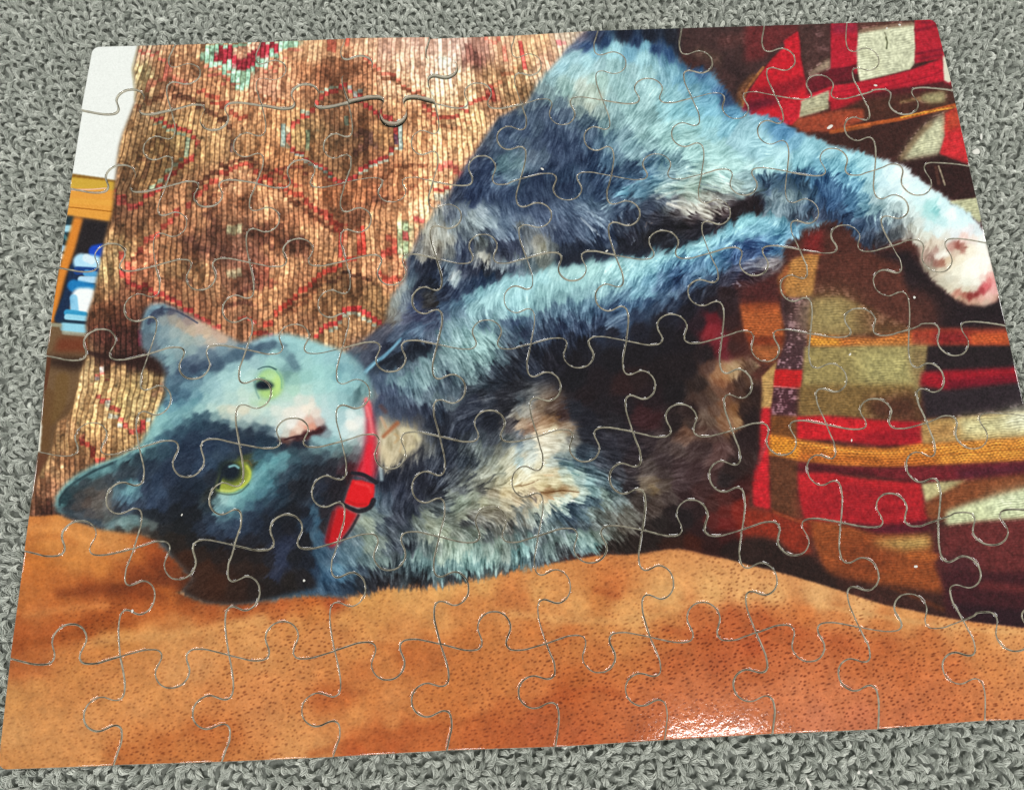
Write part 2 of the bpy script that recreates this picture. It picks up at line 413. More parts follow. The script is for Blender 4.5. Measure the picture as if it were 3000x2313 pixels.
# ---------------- suede seat along the bottom
SK = pts("C1 300 1020 196 122 64 500 1100 204 134 72 700 1200 206 138 76 900 1150 205 138 78 1000 1250 200 130 70 400 1200 200 130 68 300 1350 190 112 52"
         " 600 1350 200 128 66 800 1400 198 124 62 950 1500 172 96 46 1100 1300 176 100 48 1200 1280 160 80 38 1250 1350 120 55 28 1100 1450 128 62 32 1300 1500 100 48 28 1500 1560 70 36 24 300 1500 186 108 52 500 1550 182 104 50 1150 1570 140 66 30 900 1600 150 78 36 1300 1590 165 88 38 1500 1630 120 60 28 200 1620 188 112 56"
         " D1 200 100 188 112 58 500 50 178 100 50 700 30 150 76 36 900 40 128 62 30 1100 60 140 68 30 1050 10 110 52 28 300 220 190 112 60 600 180 186 108 56 800 150 182 104 54 150 350 172 92 46 150 480 158 80 38 350 420 172 92 46 500 350 165 86 40"
         " 700 330 150 72 30 850 270 156 76 32 1000 280 168 88 40 1100 200 180 98 48 1300 150 178 94 44 1300 100 190 110 50 1500 180 165 84 38 1600 250 186 108 58 1400 280 196 124 70 1500 330 202 138 82 1200 400 206 142 84 1000 400 200 136 76 850 420 196 130 72 1800 250 192 122 70"
         " 1700 200 165 84 42 1900 170 140 66 32 2100 130 150 78 40 1900 350 200 140 84 2100 300 200 140 86 2000 450 202 142 88 1700 450 200 140 86 1400 450 206 144 88 250 560 175 100 52 150 640 176 100 54 300 680 180 106 60 500 600 194 124 70 700 560 196 126 70 600 700 196 130 74"
         " 300 800 198 136 80 100 900 198 138 82 500 850 196 130 76 800 750 198 130 76 900 900 202 136 80 1100 700 198 132 78 1200 900 204 138 82 1100 1000 206 140 86 1400 700 206 144 90 1600 650 202 140 88 1900 700 200 132 78 2100 600 204 142 88 1700 900 198 126 74 2000 900 204 132 80"
         " 2100 800 202 130 78 1500 950 204 136 82 400 1050 198 136 82 700 1100 204 140 86 1000 1150 200 132 78 1300 1100 202 132 78 100 1200 202 144 90 400 1250 200 138 84 700 1350 200 136 82 100 1400 196 134 80 1100 1200 190 118 66 1000 1350 182 108 58 1300 1250 178 104 56 1600 1150 180 104 56 1500 1300 190 116 64 1850 1200 186 110 60 2100 1150 200 130 78 2000 1350 192 122 70"
         " D2 200 150 170 90 48 450 110 180 96 44 600 130 166 78 42 650 110 150 66 36 350 180 188 110 58 150 230 184 104 54 500 200 200 130 70 800 120 210 152 88 900 60 206 148 84 1200 60 212 156 94 1500 40 214 158 96 1800 40 214 158 96 1000 200 206 144 84 1300 150 210 150 90 700 280 206 144 84"
         " 300 300 204 140 82 100 350 204 140 84 500 400 200 132 78 700 400 194 126 74 900 350 204 140 82 1200 350 204 138 82 1500 250 208 146 88 1600 200 196 126 72 1800 120 198 126 72 2000 130 190 116 66 2150 100 190 114 64 2000 250 202 136 80 1900 400 194 122 68 1700 450 186 112 60 2100 450 192 118 66"
         " 1100 420 196 126 72 1300 480 186 110 58 1200 560 178 100 52 1400 600 182 106 58 800 500 200 132 76 1050 650 196 124 70 850 700 188 112 62 200 600 200 134 80 400 700 198 130 78 100 800 200 132 80 300 900 196 126 74 600 650 198 128 74 700 900 182 102 54 550 900 178 98 52 900 850 196 122 68"
         " 1100 900 204 132 78 800 1050 206 136 80 1100 1100 202 130 76 600 1150 204 134 80 300 1150 204 138 84 100 1100 202 136 84 300 1300 206 142 88 500 1280 204 140 86 850 1220 184 104 56 1000 1200 174 92 48 1200 1150 176 94 50 800 1320 172 86 46 1100 1280 176 92 50 1400 1200 182 100 54 1300 1000 196 122 68"
         " 1500 800 194 118 64 1700 700 190 114 62 1800 900 194 118 66 1600 1050 190 112 60 2000 800 198 122 68 2100 650 192 116 64 2000 1000 180 100 54 1900 1150 174 92 50 1700 1200 178 96 52 2100 1200 172 90 50 50 1000 198 128 78"
         " D3 100 40 212 154 94 300 100 210 150 92 450 30 186 106 58 400 60 196 124 68 200 150 206 142 86 400 180 200 132 76 550 150 212 154 96 700 60 216 162 104 900 40 216 162 104 1050 30 216 160 104 500 100 210 150 92 700 140 200 132 78 850 130 182 102 58 1000 150 176 92 52 1150 150 172 86 48"
         " 100 220 194 118 64 300 270 196 122 68 250 220 186 108 58 500 260 200 130 74 700 230 188 110 60 900 250 176 92 50 1100 280 172 84 48 400 330 190 112 62 550 380 190 112 62 750 350 178 96 54 950 350 176 92 54 100 350 198 122 70 100 450 194 116 66 300 430 180 100 52 250 500 170 86 44 400 500 182 100 56"
         " 600 480 190 108 64 800 450 192 110 68 1000 420 186 104 62 1100 380 180 98 56 200 580 172 90 50 350 600 180 96 54 500 600 186 104 62 650 560 186 104 64 800 560 190 110 70 950 540 192 112 72 1100 500 192 112 72 750 630 186 104 64 900 620 188 106 68 1100 600 190 108 70 1050 650 188 106 68 100 650 176 92 54 300 680 178 94 56 550 680 182 98 58"
         " D4 100 60 216 164 108 300 60 214 162 108 500 100 214 160 106 700 140 208 146 90 900 170 208 146 92 1150 200 212 152 96 100 120 192 116 66 250 130 190 112 62 400 150 200 128 76 600 180 196 122 70 50 200 178 94 52 200 230 180 96 54 400 260 182 98 56 600 280 184 102 58 800 260 190 112 64 1000 260 202 132 78 1200 260 208 142 88"
         " 100 350 190 106 64 300 380 194 112 70 500 350 188 106 62 700 400 188 106 62 900 380 194 112 66 1100 380 202 128 76 1250 360 206 136 84 200 480 200 120 80 400 500 198 118 78 600 500 194 114 72 800 500 192 112 70 1000 500 198 120 74 1200 480 204 130 80 50 580 194 114 74 150 600 192 112 74 300 600 196 118 84 500 600 194 114 80 700 580 190 110 72 900 580 192 112 70 1200 580 202 126 80", 3)
SU = shepard(SK, 25, 2.0)
for s_, w_, c_, a_ in [
        ("D1 480 70 800 40 1100 50 1300 100", 60, (118, 56, 27), .6), ("C1 900 1580 1150 1500 1300 1500 1500 1570", 50, (104, 50, 26), .5), ("D1 60 480 350 440 600 380 850 330 1050 300", 46, (150, 78, 35), .6), ("D1 40 640 250 650 420 600", 36, (164, 92, 48), .55),
        ("D1 200 240 600 185 850 165", 40, (202, 130, 74), .5), ("D1 700 470 1000 420 1400 400 1800 330 2100 280", 54, (212, 154, 96), .55), ("D1 1250 140 1500 200 1800 240 2000 200", 40, (168, 90, 44), .5), ("C1 250 1080 500 1090 800 1200 1000 1250", 44, (214, 144, 82), .45),
        ("C1 200 1190 450 1150 600 1210", 36, (180, 106, 54), .4), ("D1 120 140 400 110 600 120", 30, (172, 98, 48), .4), ("D1 120 300 400 280 620 250", 30, (176, 100, 50), .4), ("D2 450 1350 800 1260 1100 1190 1500 1130 1900 1050", 50, (170, 90, 47), .55), ("D2 450 930 700 880 880 850", 34, (176, 98, 54), .5), ("D1 850 1350 1200 1270 1500 1190", 40, (176, 102, 54), .4),
        ("D2 700 480 1000 420 1300 400", 40, (208, 144, 88), .4), ("D2 900 470 1200 520 1500 620", 40, (178, 102, 54), .4), ("D3 0 130 300 160 600 150 900 50", 40, (214, 158, 100), .5), ("D3 380 20 480 50", 40, (182, 98, 52), .6), ("D3 100 540 350 470 500 500", 40, (168, 84, 44), .5), ("D3 700 200 900 240 1150 210", 50, (174, 88, 48), .5),
        ("D4 300 90 700 160 1000 200 1235 215", 30, (214, 162, 106), .5), ("D4 100 200 300 230 500 300", 50, (178, 92, 52), .4), ("D2 0 190 250 140 450 118 640 112", 40, (176, 94, 46), .4)]:
    stroke(SU, s_, w_, c_, a_, 0.0)
# pores: small dark pits on a jittered grid
amt = shepard(pts("D1 200 300 .15 300 900 .3 700 800 .55 800 300 .6 1200 400 .15 1400 650 .35 1900 400 .5 1900 800 .75 2000 1100 .9 1200 1000 .5 1200 1250 .8 300 1300 .35 100 1000 .25"
                  " C1 500 1200 .08 700 1500 .15 D2 200 700 .95 500 400 .85 800 450 .7 900 200 .4 1500 100 .2 1200 300 .25 1500 300 .3 1800 350 .45 1100 600 .35 700 700 .5 900 950 .3 600 1200 .2 300 1000 .75 1800 650 .75 1500 950 .6 1900 900 .8 2000 1200 .65 1100 1250 .35 2100 100 .45"
                  " D3 300 100 .25 450 40 .55 700 60 .12 400 230 .75 200 350 .9 700 250 1 1000 200 .9 600 450 1 900 400 1 1150 300 1 300 500 .8 500 620 .95 800 600 .7 1000 620 .6 100 600 .7"
                  " D4 300 70 .15 700 150 .1 200 200 .9 500 250 1 800 300 1 1100 250 .7 1200 300 .7 200 400 1 600 450 1 1000 400 1 300 600 .9 700 580 1 1100 560 .95", 1), 30, 1.6)[..., 0]
cell = 16.0
gx_, gy_ = PX / cell + 0.25 * N8, (PY + 0.12 * PX) / (cell * 0.82) + 0.25 * N30
cx_, cy_ = np.floor(gx_).astype(np.int32), np.floor(gy_).astype(np.int32)
JX = rng.uniform(0.05, 0.95, (256, 256)).astype(np.float32)
JY = rng.uniform(0.05, 0.95, (256, 256)).astype(np.float32)
JR = rng.uniform(0.55, 1.25, (256, 256)).astype(np.float32)
pore = np.zeros((CH, CW), np.float32)
for oy in (-1, 0, 1):
    for ox in (-1, 0, 1):
        a_, b_ = (cx_ + ox) & 255, (cy_ + oy) & 255
        dx = (gx_ - (cx_ + ox) - JX[a_, b_])
        dy = (gy_ - (cy_ + oy) - JY[a_, b_])
        rr = JR[a_, b_]
        u_ = dx * 0.88 + dy * -0.35
        v_ = dx * 0.35 + dy * 0.88
        d_ = np.sqrt((u_ / 0.30) ** 2 + (v_ / 0.20) ** 2) / rr
        np.maximum(pore, ss(1.25, 0.35, d_) * np.clip(rr, .6, 1), out=pore)
suede = SU * (1 + 0.022 * N3 + 0.018 * N1 + 0.018 * N8)[..., None]
suede *= 1 - (pore * np.clip(amt, 0, 1) * 0.95)[..., None] * np.array([0.36, 0.46, 0.50], np.float32)
SUEDE_TOP = "C1 150 992 300 990 460 975 540 1000 640 1040 780 1085 900 1105 1020 1120 1120 1130 1300 1195 1400 1270 1500 1360 1600 1430 1750 1500 D1 1400 60 1500 90 1620 135 1850 155 2000 142 2184 110 D2 130 128 200 104 430 86 560 86 640 92 720 102 860 70 1050 32 1280 20 1500 8 C2 1500 1545 1800 1490 2000 1440 2184 1395 C3 200 1388 400 1330 580 1300 750 1290 940 1290 1100 1270 1230 1247 1330 1241 1420 1256 1560 1290 1700 1320 1820 1355 1950 1390 2050 1412 2184 1440 C4 180 1420 400 1480 600 1540 770 1592 D4 430 32 600 86 830 136 1000 165 1235 193 1600 245 1600 900 D1 -200 1700 -200 700"
m_suede = polymask(pts(SUEDE_TOP), 3.0)

# ---------------- window strip at the left
fill(img, "A1 400 300 1105 300 1105 365 1080 480 1060 560 1072 640 1078 700 1075 810 1030 930 980 1060 950 1170 935 1280 922 1400 908 1500 900 1638 B1 890 130 860 220 830 340 815 430 790 560 760 700 740 800 700 920 685 1010 690 1110 705 1190 700 1250 650 1370 615 1500 590 1638 C1 560 150 520 190 460 230 440 330 420 420 390 520 320 650 260 760 240 900 228 990 -100 990 -100 -1000", (110, 84, 58), 6)
LEFT = polymask(pts("A1 400 300 1108 300 1105 365 1082 480 1062 560 1074 640 1080 700 1077 810 1032 930 982 1060 952 1170 937 1280 922 1400 908 1500 900 1638 B1 890 130 860 220 830 340 815 430 790 560 760 700 740 800 700 920 685 1010 690 1110 705 1190 700 1250 650 1370 615 1500 590 1638 C1 560 150 520 190 460 230 440 330 420 420 390 520 320 650 260 760 240 900 228 990 -100 990 -100 -1000"), 4)
lf = np.zeros((CH, CW, 3), np.float32) + np.array((100, 74, 50), np.float32)
fill(lf, "A1 300 200 1200 200 1200 1480 900 1445 560 1392 300 1380", (238, 241, 238), 2)
stroke(lf, "A1 1110 360 1075 480 1060 560 1075 700 1075 800", 10, (222, 224, 205), 0.9)
fill(lf, "A1 540 1395 920 1448 920 1560 540 1515", (205, 165, 62), 3)
fill(lf, "A1 500 1400 580 1402 930 1445 930 1455 500 1412", (120, 78, 20), 3)
fill(lf, "A1 500 1510 930 1525 920 1660 B1 890 190 480 130 520 0", (226, 156, 66), 3)
stroke(lf, "A1 560 1520 720 1522 850 1512", 5, (238, 190, 170), 0.9)
stroke(lf, "B1 520 70 700 88 900 110", 5, (165, 100, 25), 0.9)
stroke(lf, "B1 500 20 900 40", 24, (230, 168, 72), 0.6)
fill(lf, "B1 430 140 590 150 470 720 380 1000 300 1000", (22, 48, 60), 4)
for s_, w_, c_ in [("B1 525 245 560 245", 30, (165, 215, 235)), ("B1 480 400 520 405", 26, (150, 200, 235)), ("B1 470 460 500 470", 24, (205, 222, 235)), ("B1 510 300 530 330", 14, (60, 110, 120))]:
    stroke(lf, s_, w_, c_)
fill(lf, "B1 650 165 900 200 900 1000 430 1000 420 980", (36, 30, 34), 4)
fill(lf, "B1 590 150 662 165 600 400 520 640 430 1000 380 1000 470 560", (216, 132, 48), 4)
for s_, w_, c_, a_ in [("B1 600 560 560 740 480 960", 40, (20, 45, 80), .9), ("B1 760 430 810 420", 50, (22, 72, 190), 1), ("B1 650 510 760 525", 62, (178, 222, 248), 1), ("B1 690 480 730 500", 30, (225, 240, 250), .8),
                       ("B1 620 580 780 590", 30, (18, 62, 130), 1), ("B1 690 600 770 612", 24, (90, 170, 220), .9), ("B1 650 650 770 655", 26, (178, 215, 242), 1), ("B1 590 700 760 735", 46, (26, 120, 182), 1), ("B1 600 745 740 755", 14, (20, 60, 110), .8),
                       ("B1 650 790 720 800 700 890 640 880", 70, (243, 249, 253), 1), ("B1 590 800 600 900", 30, (130, 195, 232), .9), ("B1 540 915 680 935", 26, (52, 150, 196), 1), ("B1 540 950 680 965", 24, (150, 208, 232), 1), ("B1 500 985 690 1000", 16, (22, 50, 72), .9),
                       ("B1 510 1030 690 1045", 34, (148, 206, 228), 1), ("B1 510 1075 690 1095", 16, (168, 178, 165), .9)]:
    stroke(lf, s_, w_, c_, a_, 0.55)
fill(lf, "B1 380 1000 490 1005 490 1095 700 1110 740 1260 620 1500 560 1638 250 1638 330 1300", (112, 86, 60), 6)
fill(lf, "B1 470 1110 720 1115 740 1230 430 1230", (112, 58, 36), 8)
fill(lf, "B1 380 1265 760 1285 720 1345 600 1375 380 1330", (42, 26, 22), 10)
stroke(lf, "B1 370 1255 390 1300 340 1638", 16, (92, 52, 32), .9)
stroke(lf, "B1 390 1010 480 1015", 16, (150, 148, 128), .9)
stroke(lf, "B1 500 1450 470 1638 C1 400 200", 60, (112, 84, 48), .8)
stroke(lf, "C1 380 20 350 250 340 420", 60, (104, 74, 44), .8)
fill(lf, "C1 290 480 420 490 380 560 300 720 250 760 200 700", (98, 62, 42), 5)
over(img, LEFT, lf)

# dark fold between the two parts of the cushion
stroke(img, "B1 700 1230 850 1270 1000 1290 1150 1310 1280 1360", (20, 60), (46, 26, 24), .8, .2)
over(img, m_suede, suede)

# ---------------- checked blanket
bl = np.zeros((CH, CW, 3), np.float32) + np.array((62, 34, 32), np.float32)
def f(s, c, soft=2.5, a=1.0):
    fill(bl, s, c, soft, a)
def b(s, w, c, a=1.0, hard=.3):
    stroke(bl, s, w, c, a, hard)
# upper part
f("A3 1300 100 2300 100 2300 400 2090 470 1950 640 1830 860 1700 700 1500 500 1300 400", (66, 44, 44), 8)
b("A3 1700 330 1900 300 2100 280", 70, (92, 56, 54), .8, .0)
f("A4 -50 190 390 190 380 260 270 330 100 470 -50 500", (98, 40, 42), 8)
b("A3 1500 420 1650 480", 60, (88, 66, 56), .7, 0)
b("A3 1720 500 1850 620 1800 760", 70, (48, 32, 34), .8, 0)
f("A3 1830 860 1880 770 1950 640 2040 520 2090 460 2184 370 A4 260 330 375 250 395 330 400 450 430 600 470 800 390 940 330 990 250 1000 150 940 60 930 -40 940 A3 1850 900", (205, 26, 46), 3)
f("A4 -40 700 150 690 430 600 440 690 230 800 40 860 -60 880", (120, 26, 38), 8, .8)
f("A4 -60 830 130 790 240 800 250 830 100 870 -40 930", (70, 24, 42), 8, .7)
b("A3 2010 540 1930 640 1870 730 1840 850", 12, (165, 105, 60), .9)
b("A3 1930 620 1840 720 1830 830", 40, (120, 78, 48), .7, .1)
f("A4 385 190 640 190 640 650 470 720 430 600 405 450", (76, 50, 48), 4)
f("A4 450 600 640 450 636 545 470 610", (158, 138, 118), 6)
b("A4 520 260 600 420", 60, (92, 62, 62), .6, 0)
f("A4 640 185 860 185 850 600 800 570 640 640", (186, 26, 50), 3)
f("A4 640 190 860 185 850 260 650 270", (130, 38, 62), 8, .8)
b("A4 640 570 780 550 850 530", 20, (90, 20, 34), .9)
f("A4 450 640 640 560 830 540 820 640 640 690 440 760", (98, 24, 36), 5)
f("A4 850 170 1320 150 1320 210 1060 235 860 270", (92, 56, 50), 6)
f("A4 858 265 1060 226 1308 192 1316 380 1314 500 1272 558 1050 612 870 656 850 540 850 380", (208, 210, 180), 2)
b("A4 880 250 1080 215 1300 190", 26, (150, 128, 105), .7, 0)
b("A4 870 420 1000 470 1010 560", 50, (190, 190, 158), .5, 0)
b("A4 1080 300 1090 340 1085 390", 9, (70, 74, 48), .8, 0)
b("A4 1070 260 1085 300", 6, (120, 118, 90), .7, 0)
f("A4 1310 150 1700 150 1600 700 1540 690 1530 470 1310 510 1316 380", (182, 28, 50), 3)
for s_ in ("A4 1320 245 1520 200", "A4 1330 430 1530 400", "A4 1320 480 1520 440", "A4 1380 180 1480 175"):
    b(s_, 20, (118, 20, 40), .8, 0)
f("A4 430 770 640 690 850 660 1060 620 1272 565 1530 470 1545 660 1300 700 1100 730 900 760 640 810 440 830", (200, 28, 52), 3)
f("A4 880 770 1000 735 1300 690 1545 650 1620 690 1620 740 1300 790 900 830", (82, 28, 34), 6)
for s_ in ("A4 660 740 900 700 1200 630", "A4 700 780 1000 720 1400 620 1520 570"):
    b(s_, 10, (158, 18, 42), .7, 0)
f("A4 1535 440 1566 480 1602 640 1582 664 1545 645", (218, 214, 190), 2)
f("A4 395 810 625 722 622 870 380 945", (178, 174, 144), 3)
b("A4 400 900 620 850", 16, (140, 132, 105), .6, 0)
f("A4 240 800 400 815 380 950 330 1000 250 990 200 880", (200, 30, 50), 3)
f("A4 630 790 900 770 900 860 640 890", (186, 26, 46), 4)
f("A4 880 790 1340 740 1560 700 1660 720 1660 880 1300 930 900 970 640 960 640 900", (74, 42, 34), 5)
f("A4 1380 750 1555 725 1555 820 1430 830 1340 800", (160, 150, 112), 5)
b("A4 1200 820 1350 790", 20, (130, 105, 72), .7, 0)
f("A4 370 950 640 890 900 870 900 960 700 1060 420 1060 330 1000", (150, 68, 46), 4)
b("A4 640 1060 800 1020 1000 985 1200 950 1440 890 1640 840", 18, (176, 88, 42), .95, .3)
b("A4 1200 940 1440 890 1650 855", 10, (206, 140, 55), .9, .3)
b("A4 720 1050 950 1010", 14, (150, 84, 44), .9, .2)
f("A4 480 1060 720 1080 1000 1020 1380 950 1400 1000 1200 1180 1150 1290 1000 1240 620 1150", (60, 34, 31), 7)
f("A4 1180 1300 1270 1150 1400 1010 1490 940 1560 910 1548 1090 1500 1235 1330 1275", (194, 194, 160), 11)
f("A4 1400 1080 1555 900 1548 1090 1500 1235 1400 1240", (200, 200, 168), 8, .6)
b("A4 1200 1270 1330 1090 1430 990", 30, (130, 108, 80), .6, 0)
f("A4 1555 910 1660 850 1780 1340 1505 1235 1548 1090", (198, 44, 52), 3)
f("A4 1555 900 1670 850 1700 1010 1550 1060", (176, 72, 48), 8, .85)
f("A4 1100 1310 1240 1290 1510 1240 1790 1330 1860 1600 1620 1600 1400 1470", (50, 28, 28), 5)
b("A4 1500 1330 1525 1400 1550 1480", 8, (150, 138, 118), .9)
b("A4 1480 1340 1500 1470", 14, (84, 52, 44), .8)
f("A4 1570 1610 1850 1575 B4 1850 150 1830 200 1750 140", (188, 188, 152), 3)
# lower part
f("B4 -200 600 250 520 430 250 1300 330 1500 700 2100 780 3000 4200 1000 1700 C4 1000 1700 -300 1500 B3 1700 1638 1700 700", (78, 42, 36), 5)
f("B4 900 400 1350 420 1450 640 1700 850 2050 820 2100 1010 1460 1060 1300 1000 1250 700", (56, 32, 32), 8)
f("B4 1000 470 1250 420 1500 700 1700 860 2050 800 2060 1010 1500 1050 1470 860 1400 760 1230 700", (36, 25, 30), 8)
f("B4 560 450 900 430 1200 520 1250 800 1280 1040 900 1050 500 780", (84, 46, 38), 8)
f("B4 420 300 580 250 560 460 420 430", (112, 36, 36), 7)
f("B4 200 650 330 490 430 450 550 445 520 600 490 790 300 810 240 770", (166, 116, 64), 4)
b("B4 290 560 240 690 260 780", 30, (130, 66, 40), .7, 0)
f("B4 -300 600 200 560 220 700 240 840 60 850 -160 850 -400 900", (72, 34, 34), 10)
f("B3 1815 850 1980 835 2140 840 B4 265 1000 262 1112 40 1112 B3 1850 1080", (162, 86, 46), 4)
f("B3 1800 840 2150 825 2150 870 1830 880", (110, 44, 30), 10, .8)
f("B3 1850 1085 1960 1110 B4 265 1110 262 1180 60 1180 B3 1900 1180", (126, 54, 30), 5)
f("B3 1900 1180 B4 262 1175 235 1250 160 1330 100 1300 B3 1960 1300", (146, 84, 48), 6)
f("B3 1640 1340 1860 1248 1985 1350 1850 1400 1770 1370 1690 1390", (172, 152, 120), 4)
f("B4 240 800 490 792 455 1000 445 1180 412 1375 190 1372 262 1180 285 1100 265 980", (98, 70, 76), 4)
f("B4 240 800 330 795 300 1000 285 1060 265 980", (52, 32, 34), 8)
f("B4 182 1370 412 1378 400 1522 170 1512", (192, 30, 36), 3)
f("B4 165 1512 402 1522 C4 385 190 155 182", (96, 62, 70), 4)
b("B4 180 1505 390 1525", 6, (205, 110, 110), .8)
f("B4 205 1310 185 1420 165 1638 C4 150 128 72 128 B4 85 1430", (176, 140, 88), 3)
f("C4 74 128 152 126 150 330 145 540 158 940 20 900 0 600 60 480", (204, 32, 46), 4)
b("C4 120 400 60 560", 22, (150, 62, 62), .8, .1)
f("C4 -60 400 70 400 50 560 -20 700 -60 700", (58, 28, 32), 8)
# khaki checks
f("B4 488 800 720 790 1000 900 1300 1040 1290 1080 470 1100", (120, 96, 62), 5)
f("B4 440 800 800 810 860 1000 800 1095 440 1095", (156, 140, 94), 34)
f("B4 920 840 1460 780 1470 1050 920 1060", (92, 54, 44), 34, .9)
f("B4 470 1095 760 1120 1000 1115 1200 1080 1460 1055 1460 1180 1000 1195 480 1185", (182, 104, 48), 5)
f("B4 460 1110 700 1125 720 1180 470 1185", (204, 140, 56), 6)
f("B4 1280 1060 1480 1040 2060 1060 2085 1180 1420 1180 1280 1180", (150, 58, 42), 5)
f("B4 1460 1070 1750 1060 1750 1150 1480 1170", (120, 32, 36), 7, .9)
f("B4 1750 1080 2070 1070 2085 1180 1760 1175", (184, 84, 46), 6)
f("B4 428 1190 1420 1182 1392 1390 1350 1640 C4 390 200 B4 405 1520 415 1370", (146, 130, 84), 4)
f("B4 800 1200 1400 1190 1390 1390 1360 1500 900 1500", (164, 156, 106), 20, .8)
f("B4 1250 1200 1420 1185 1392 1390 1350 1560 1280 1400", (110, 84, 58), 10, .6)
f("C4 385 -60 1300 -60 1370 235 1100 228 600 188 370 195", (122, 96, 58), 8)
f("C4 900 60 1310 0 1370 235 1000 225", (80, 48, 36), 14)
f("B4 1415 1180 2300 1180 2300 1380 1390 1395", (38, 28, 32), 4)
f("B4 1370 1390 1800 1370 2300 1345 2300 1450 1560 1535 1350 1500", (150, 22, 38), 5)
f("B4 1540 1460 2300 1400 2300 1470 1560 1545", (105, 18, 38), 8, .8)
f("B4 1350 1510 1560 1535 2300 1460 C4 2300 160 1890 180 1400 210", (44, 34, 40), 5)
f("C4 155 182 372 196 372 372 155 335", (112, 68, 36), 4)
f("C4 370 195 600 188 1100 228 1366 240 1372 410 1000 410 640 375 370 372", (200, 28, 42), 4)
f("C4 900 330 1200 250 1370 250 1372 410 1000 410 700 380", (132, 22, 36), 12, .8)
f("C4 150 335 372 372 760 430 1100 445 1372 400 1700 380 2300 335 2300 545 1500 578 1100 592 700 582 380 545 145 500", (190, 116, 48), 4)
f("C4 150 340 380 380 380 540 150 480", (196, 124, 44), 6)
f("C4 380 480 1100 540 1500 530 1500 575 1100 590 380 540", (160, 82, 38), 8, .7)
f("C4 1500 440 2300 400 2300 520 1500 560", (206, 142, 62), 14, .8)
f("C4 1365 245 1430 212 1650 200 1890 182 2300 140 2300 340 1700 385 1372 405", (172, 142, 90), 4)
f("C4 1640 205 1890 182 2300 140 2300 320 1800 355 1680 330", (200, 192, 146), 12)
f("C4 2050 160 2400 120 2400 250 2050 280", (222, 224, 200), 20)
f("C4 1380 250 1650 240 1650 370 1380 390", (160, 118, 72), 14, .8)
f("C4 145 500 380 545 375 640 380 800 430 1005 330 1010 158 945", (92, 54, 36), 5)
b("C4 400 400 760 460 1100 480 1500 440 2200 390", 10, (214, 146, 66), .6, 0)
b("C4 400 450 760 510 1100 530 1500 500 2200 450", 8, (150, 84, 34), .6, 0)
f("C4 380 555 700 590 1100 600 1500 585 2300 550 2300 650 1700 705 1250 706 900 655 640 640 375 640", (108, 32, 40), 4)
f("C4 500 570 1000 640 1000 670 640 640 380 620", (60, 22, 28), 8, .8)
f("C4 1600 620 2300 560 2300 650 1700 700", (72, 28, 44), 10, .85)
f("C4 375 638 640 642 900 690 1362 722 1385 900 1415 1015 1250 1055 1000 1060 715 1035 430 1008 380 800", (180, 32, 42), 4)
f("C4 420 800 800 790 1380 860 1415 1015 1000 1040 430 1005", (150, 28, 38), 20, .8)
f("C4 700 720 1000 760 1250 830 1250 860 900 820 700 760", (120, 24, 34), 8, .6)
f("C4 720 1040 1000 1060 1410 1020 1430 1110 1200 1150 1000 1130 800 1080", (82, 22, 36), 8)
f("C4 1365 728 1500 715 1730 700 1640 770 1560 800 1400 880", (186, 176, 130), 4)
f("C4 1700 705 2300 640 2300 760 1740 880 1560 960 1560 1010 1420 1015 1385 890 1560 790", (124, 70, 42), 8)
f("C4 1560 1075 1560 950 1750 880 2300 740 2300 1005 1800 1040", (200, 206, 164), 7)
f("C4 1900 850 2300 760 2300 900 1900 960", (214, 224, 190), 20, .8)
f("C4 1430 1100 1560 1070 1800 1040 2300 1000 2300 1800 1640 1700 1560 1550 1470 1400 1450 1200", (98, 42, 42), 5)
f("C4 1430 1100 1540 1080 1560 1550 1480 1400", (70, 34, 34), 10, .8)
f("C4 1550 1300 1800 1280 1820 1480 1650 1540 1560 1500", (66, 32, 38), 16, .8)
f("C4 440 1010 715 1040 1000 1130 1430 1130 1450 1230 1480 1420 1560 1560 1600 1700 1000 1700 620 1500", (136, 70, 36), 6)
f("C4 720 1150 1000 1180 1200 1300 1000 1500 700 1450", (120, 58, 32), 16, .7)
f("C4 980 1180 1430 1135 1445 1230 1250 1260 1000 1210", (166, 136, 82), 10)
b("C4 1280 1300 1470 1310", 40, (160, 88, 44), .8, .1)
b("C4 700 1520 900 1560 1050 1640", 50, (74, 34, 28), .8, 0)
f("C4 620 1430 1000 1560 1100 1700 900 1700 600 1560", (58, 30, 26), 14, .8)
f("C4 -60 920 160 945 330 1010 480 1030 470 1180 480 1300 330 1290 230 1180 100 1160 -60 1160", (128, 44, 28), 8)
b("C4 180 950 300 1000 420 1040", 16, (150, 70, 42), .8, .1)
f("C4 -200 1150 100 1160 200 1180 300 1290 480 1300 620 1430 760 1520 D4 500 90 300 20 C4 180 1440 -200 1380", (42, 26, 24), 8)
f("D4 380 -20 640 0 900 40 900 160 600 100 430 40", (60, 34, 30), 8)
f("D4 860 -60 1700 -60 1700 270 1000 165 880 120", (62, 26, 32), 8)
f("D4 900 80 1235 110 1700 160 1700 270 1000 168", (40, 20, 28), 8, .9)
b("D4 1050 0 1235 20", 50, (98, 40, 40), .7, 0)
b("D4 640 10 760 60 870 110", 26, (96, 50, 30), .7, 0)
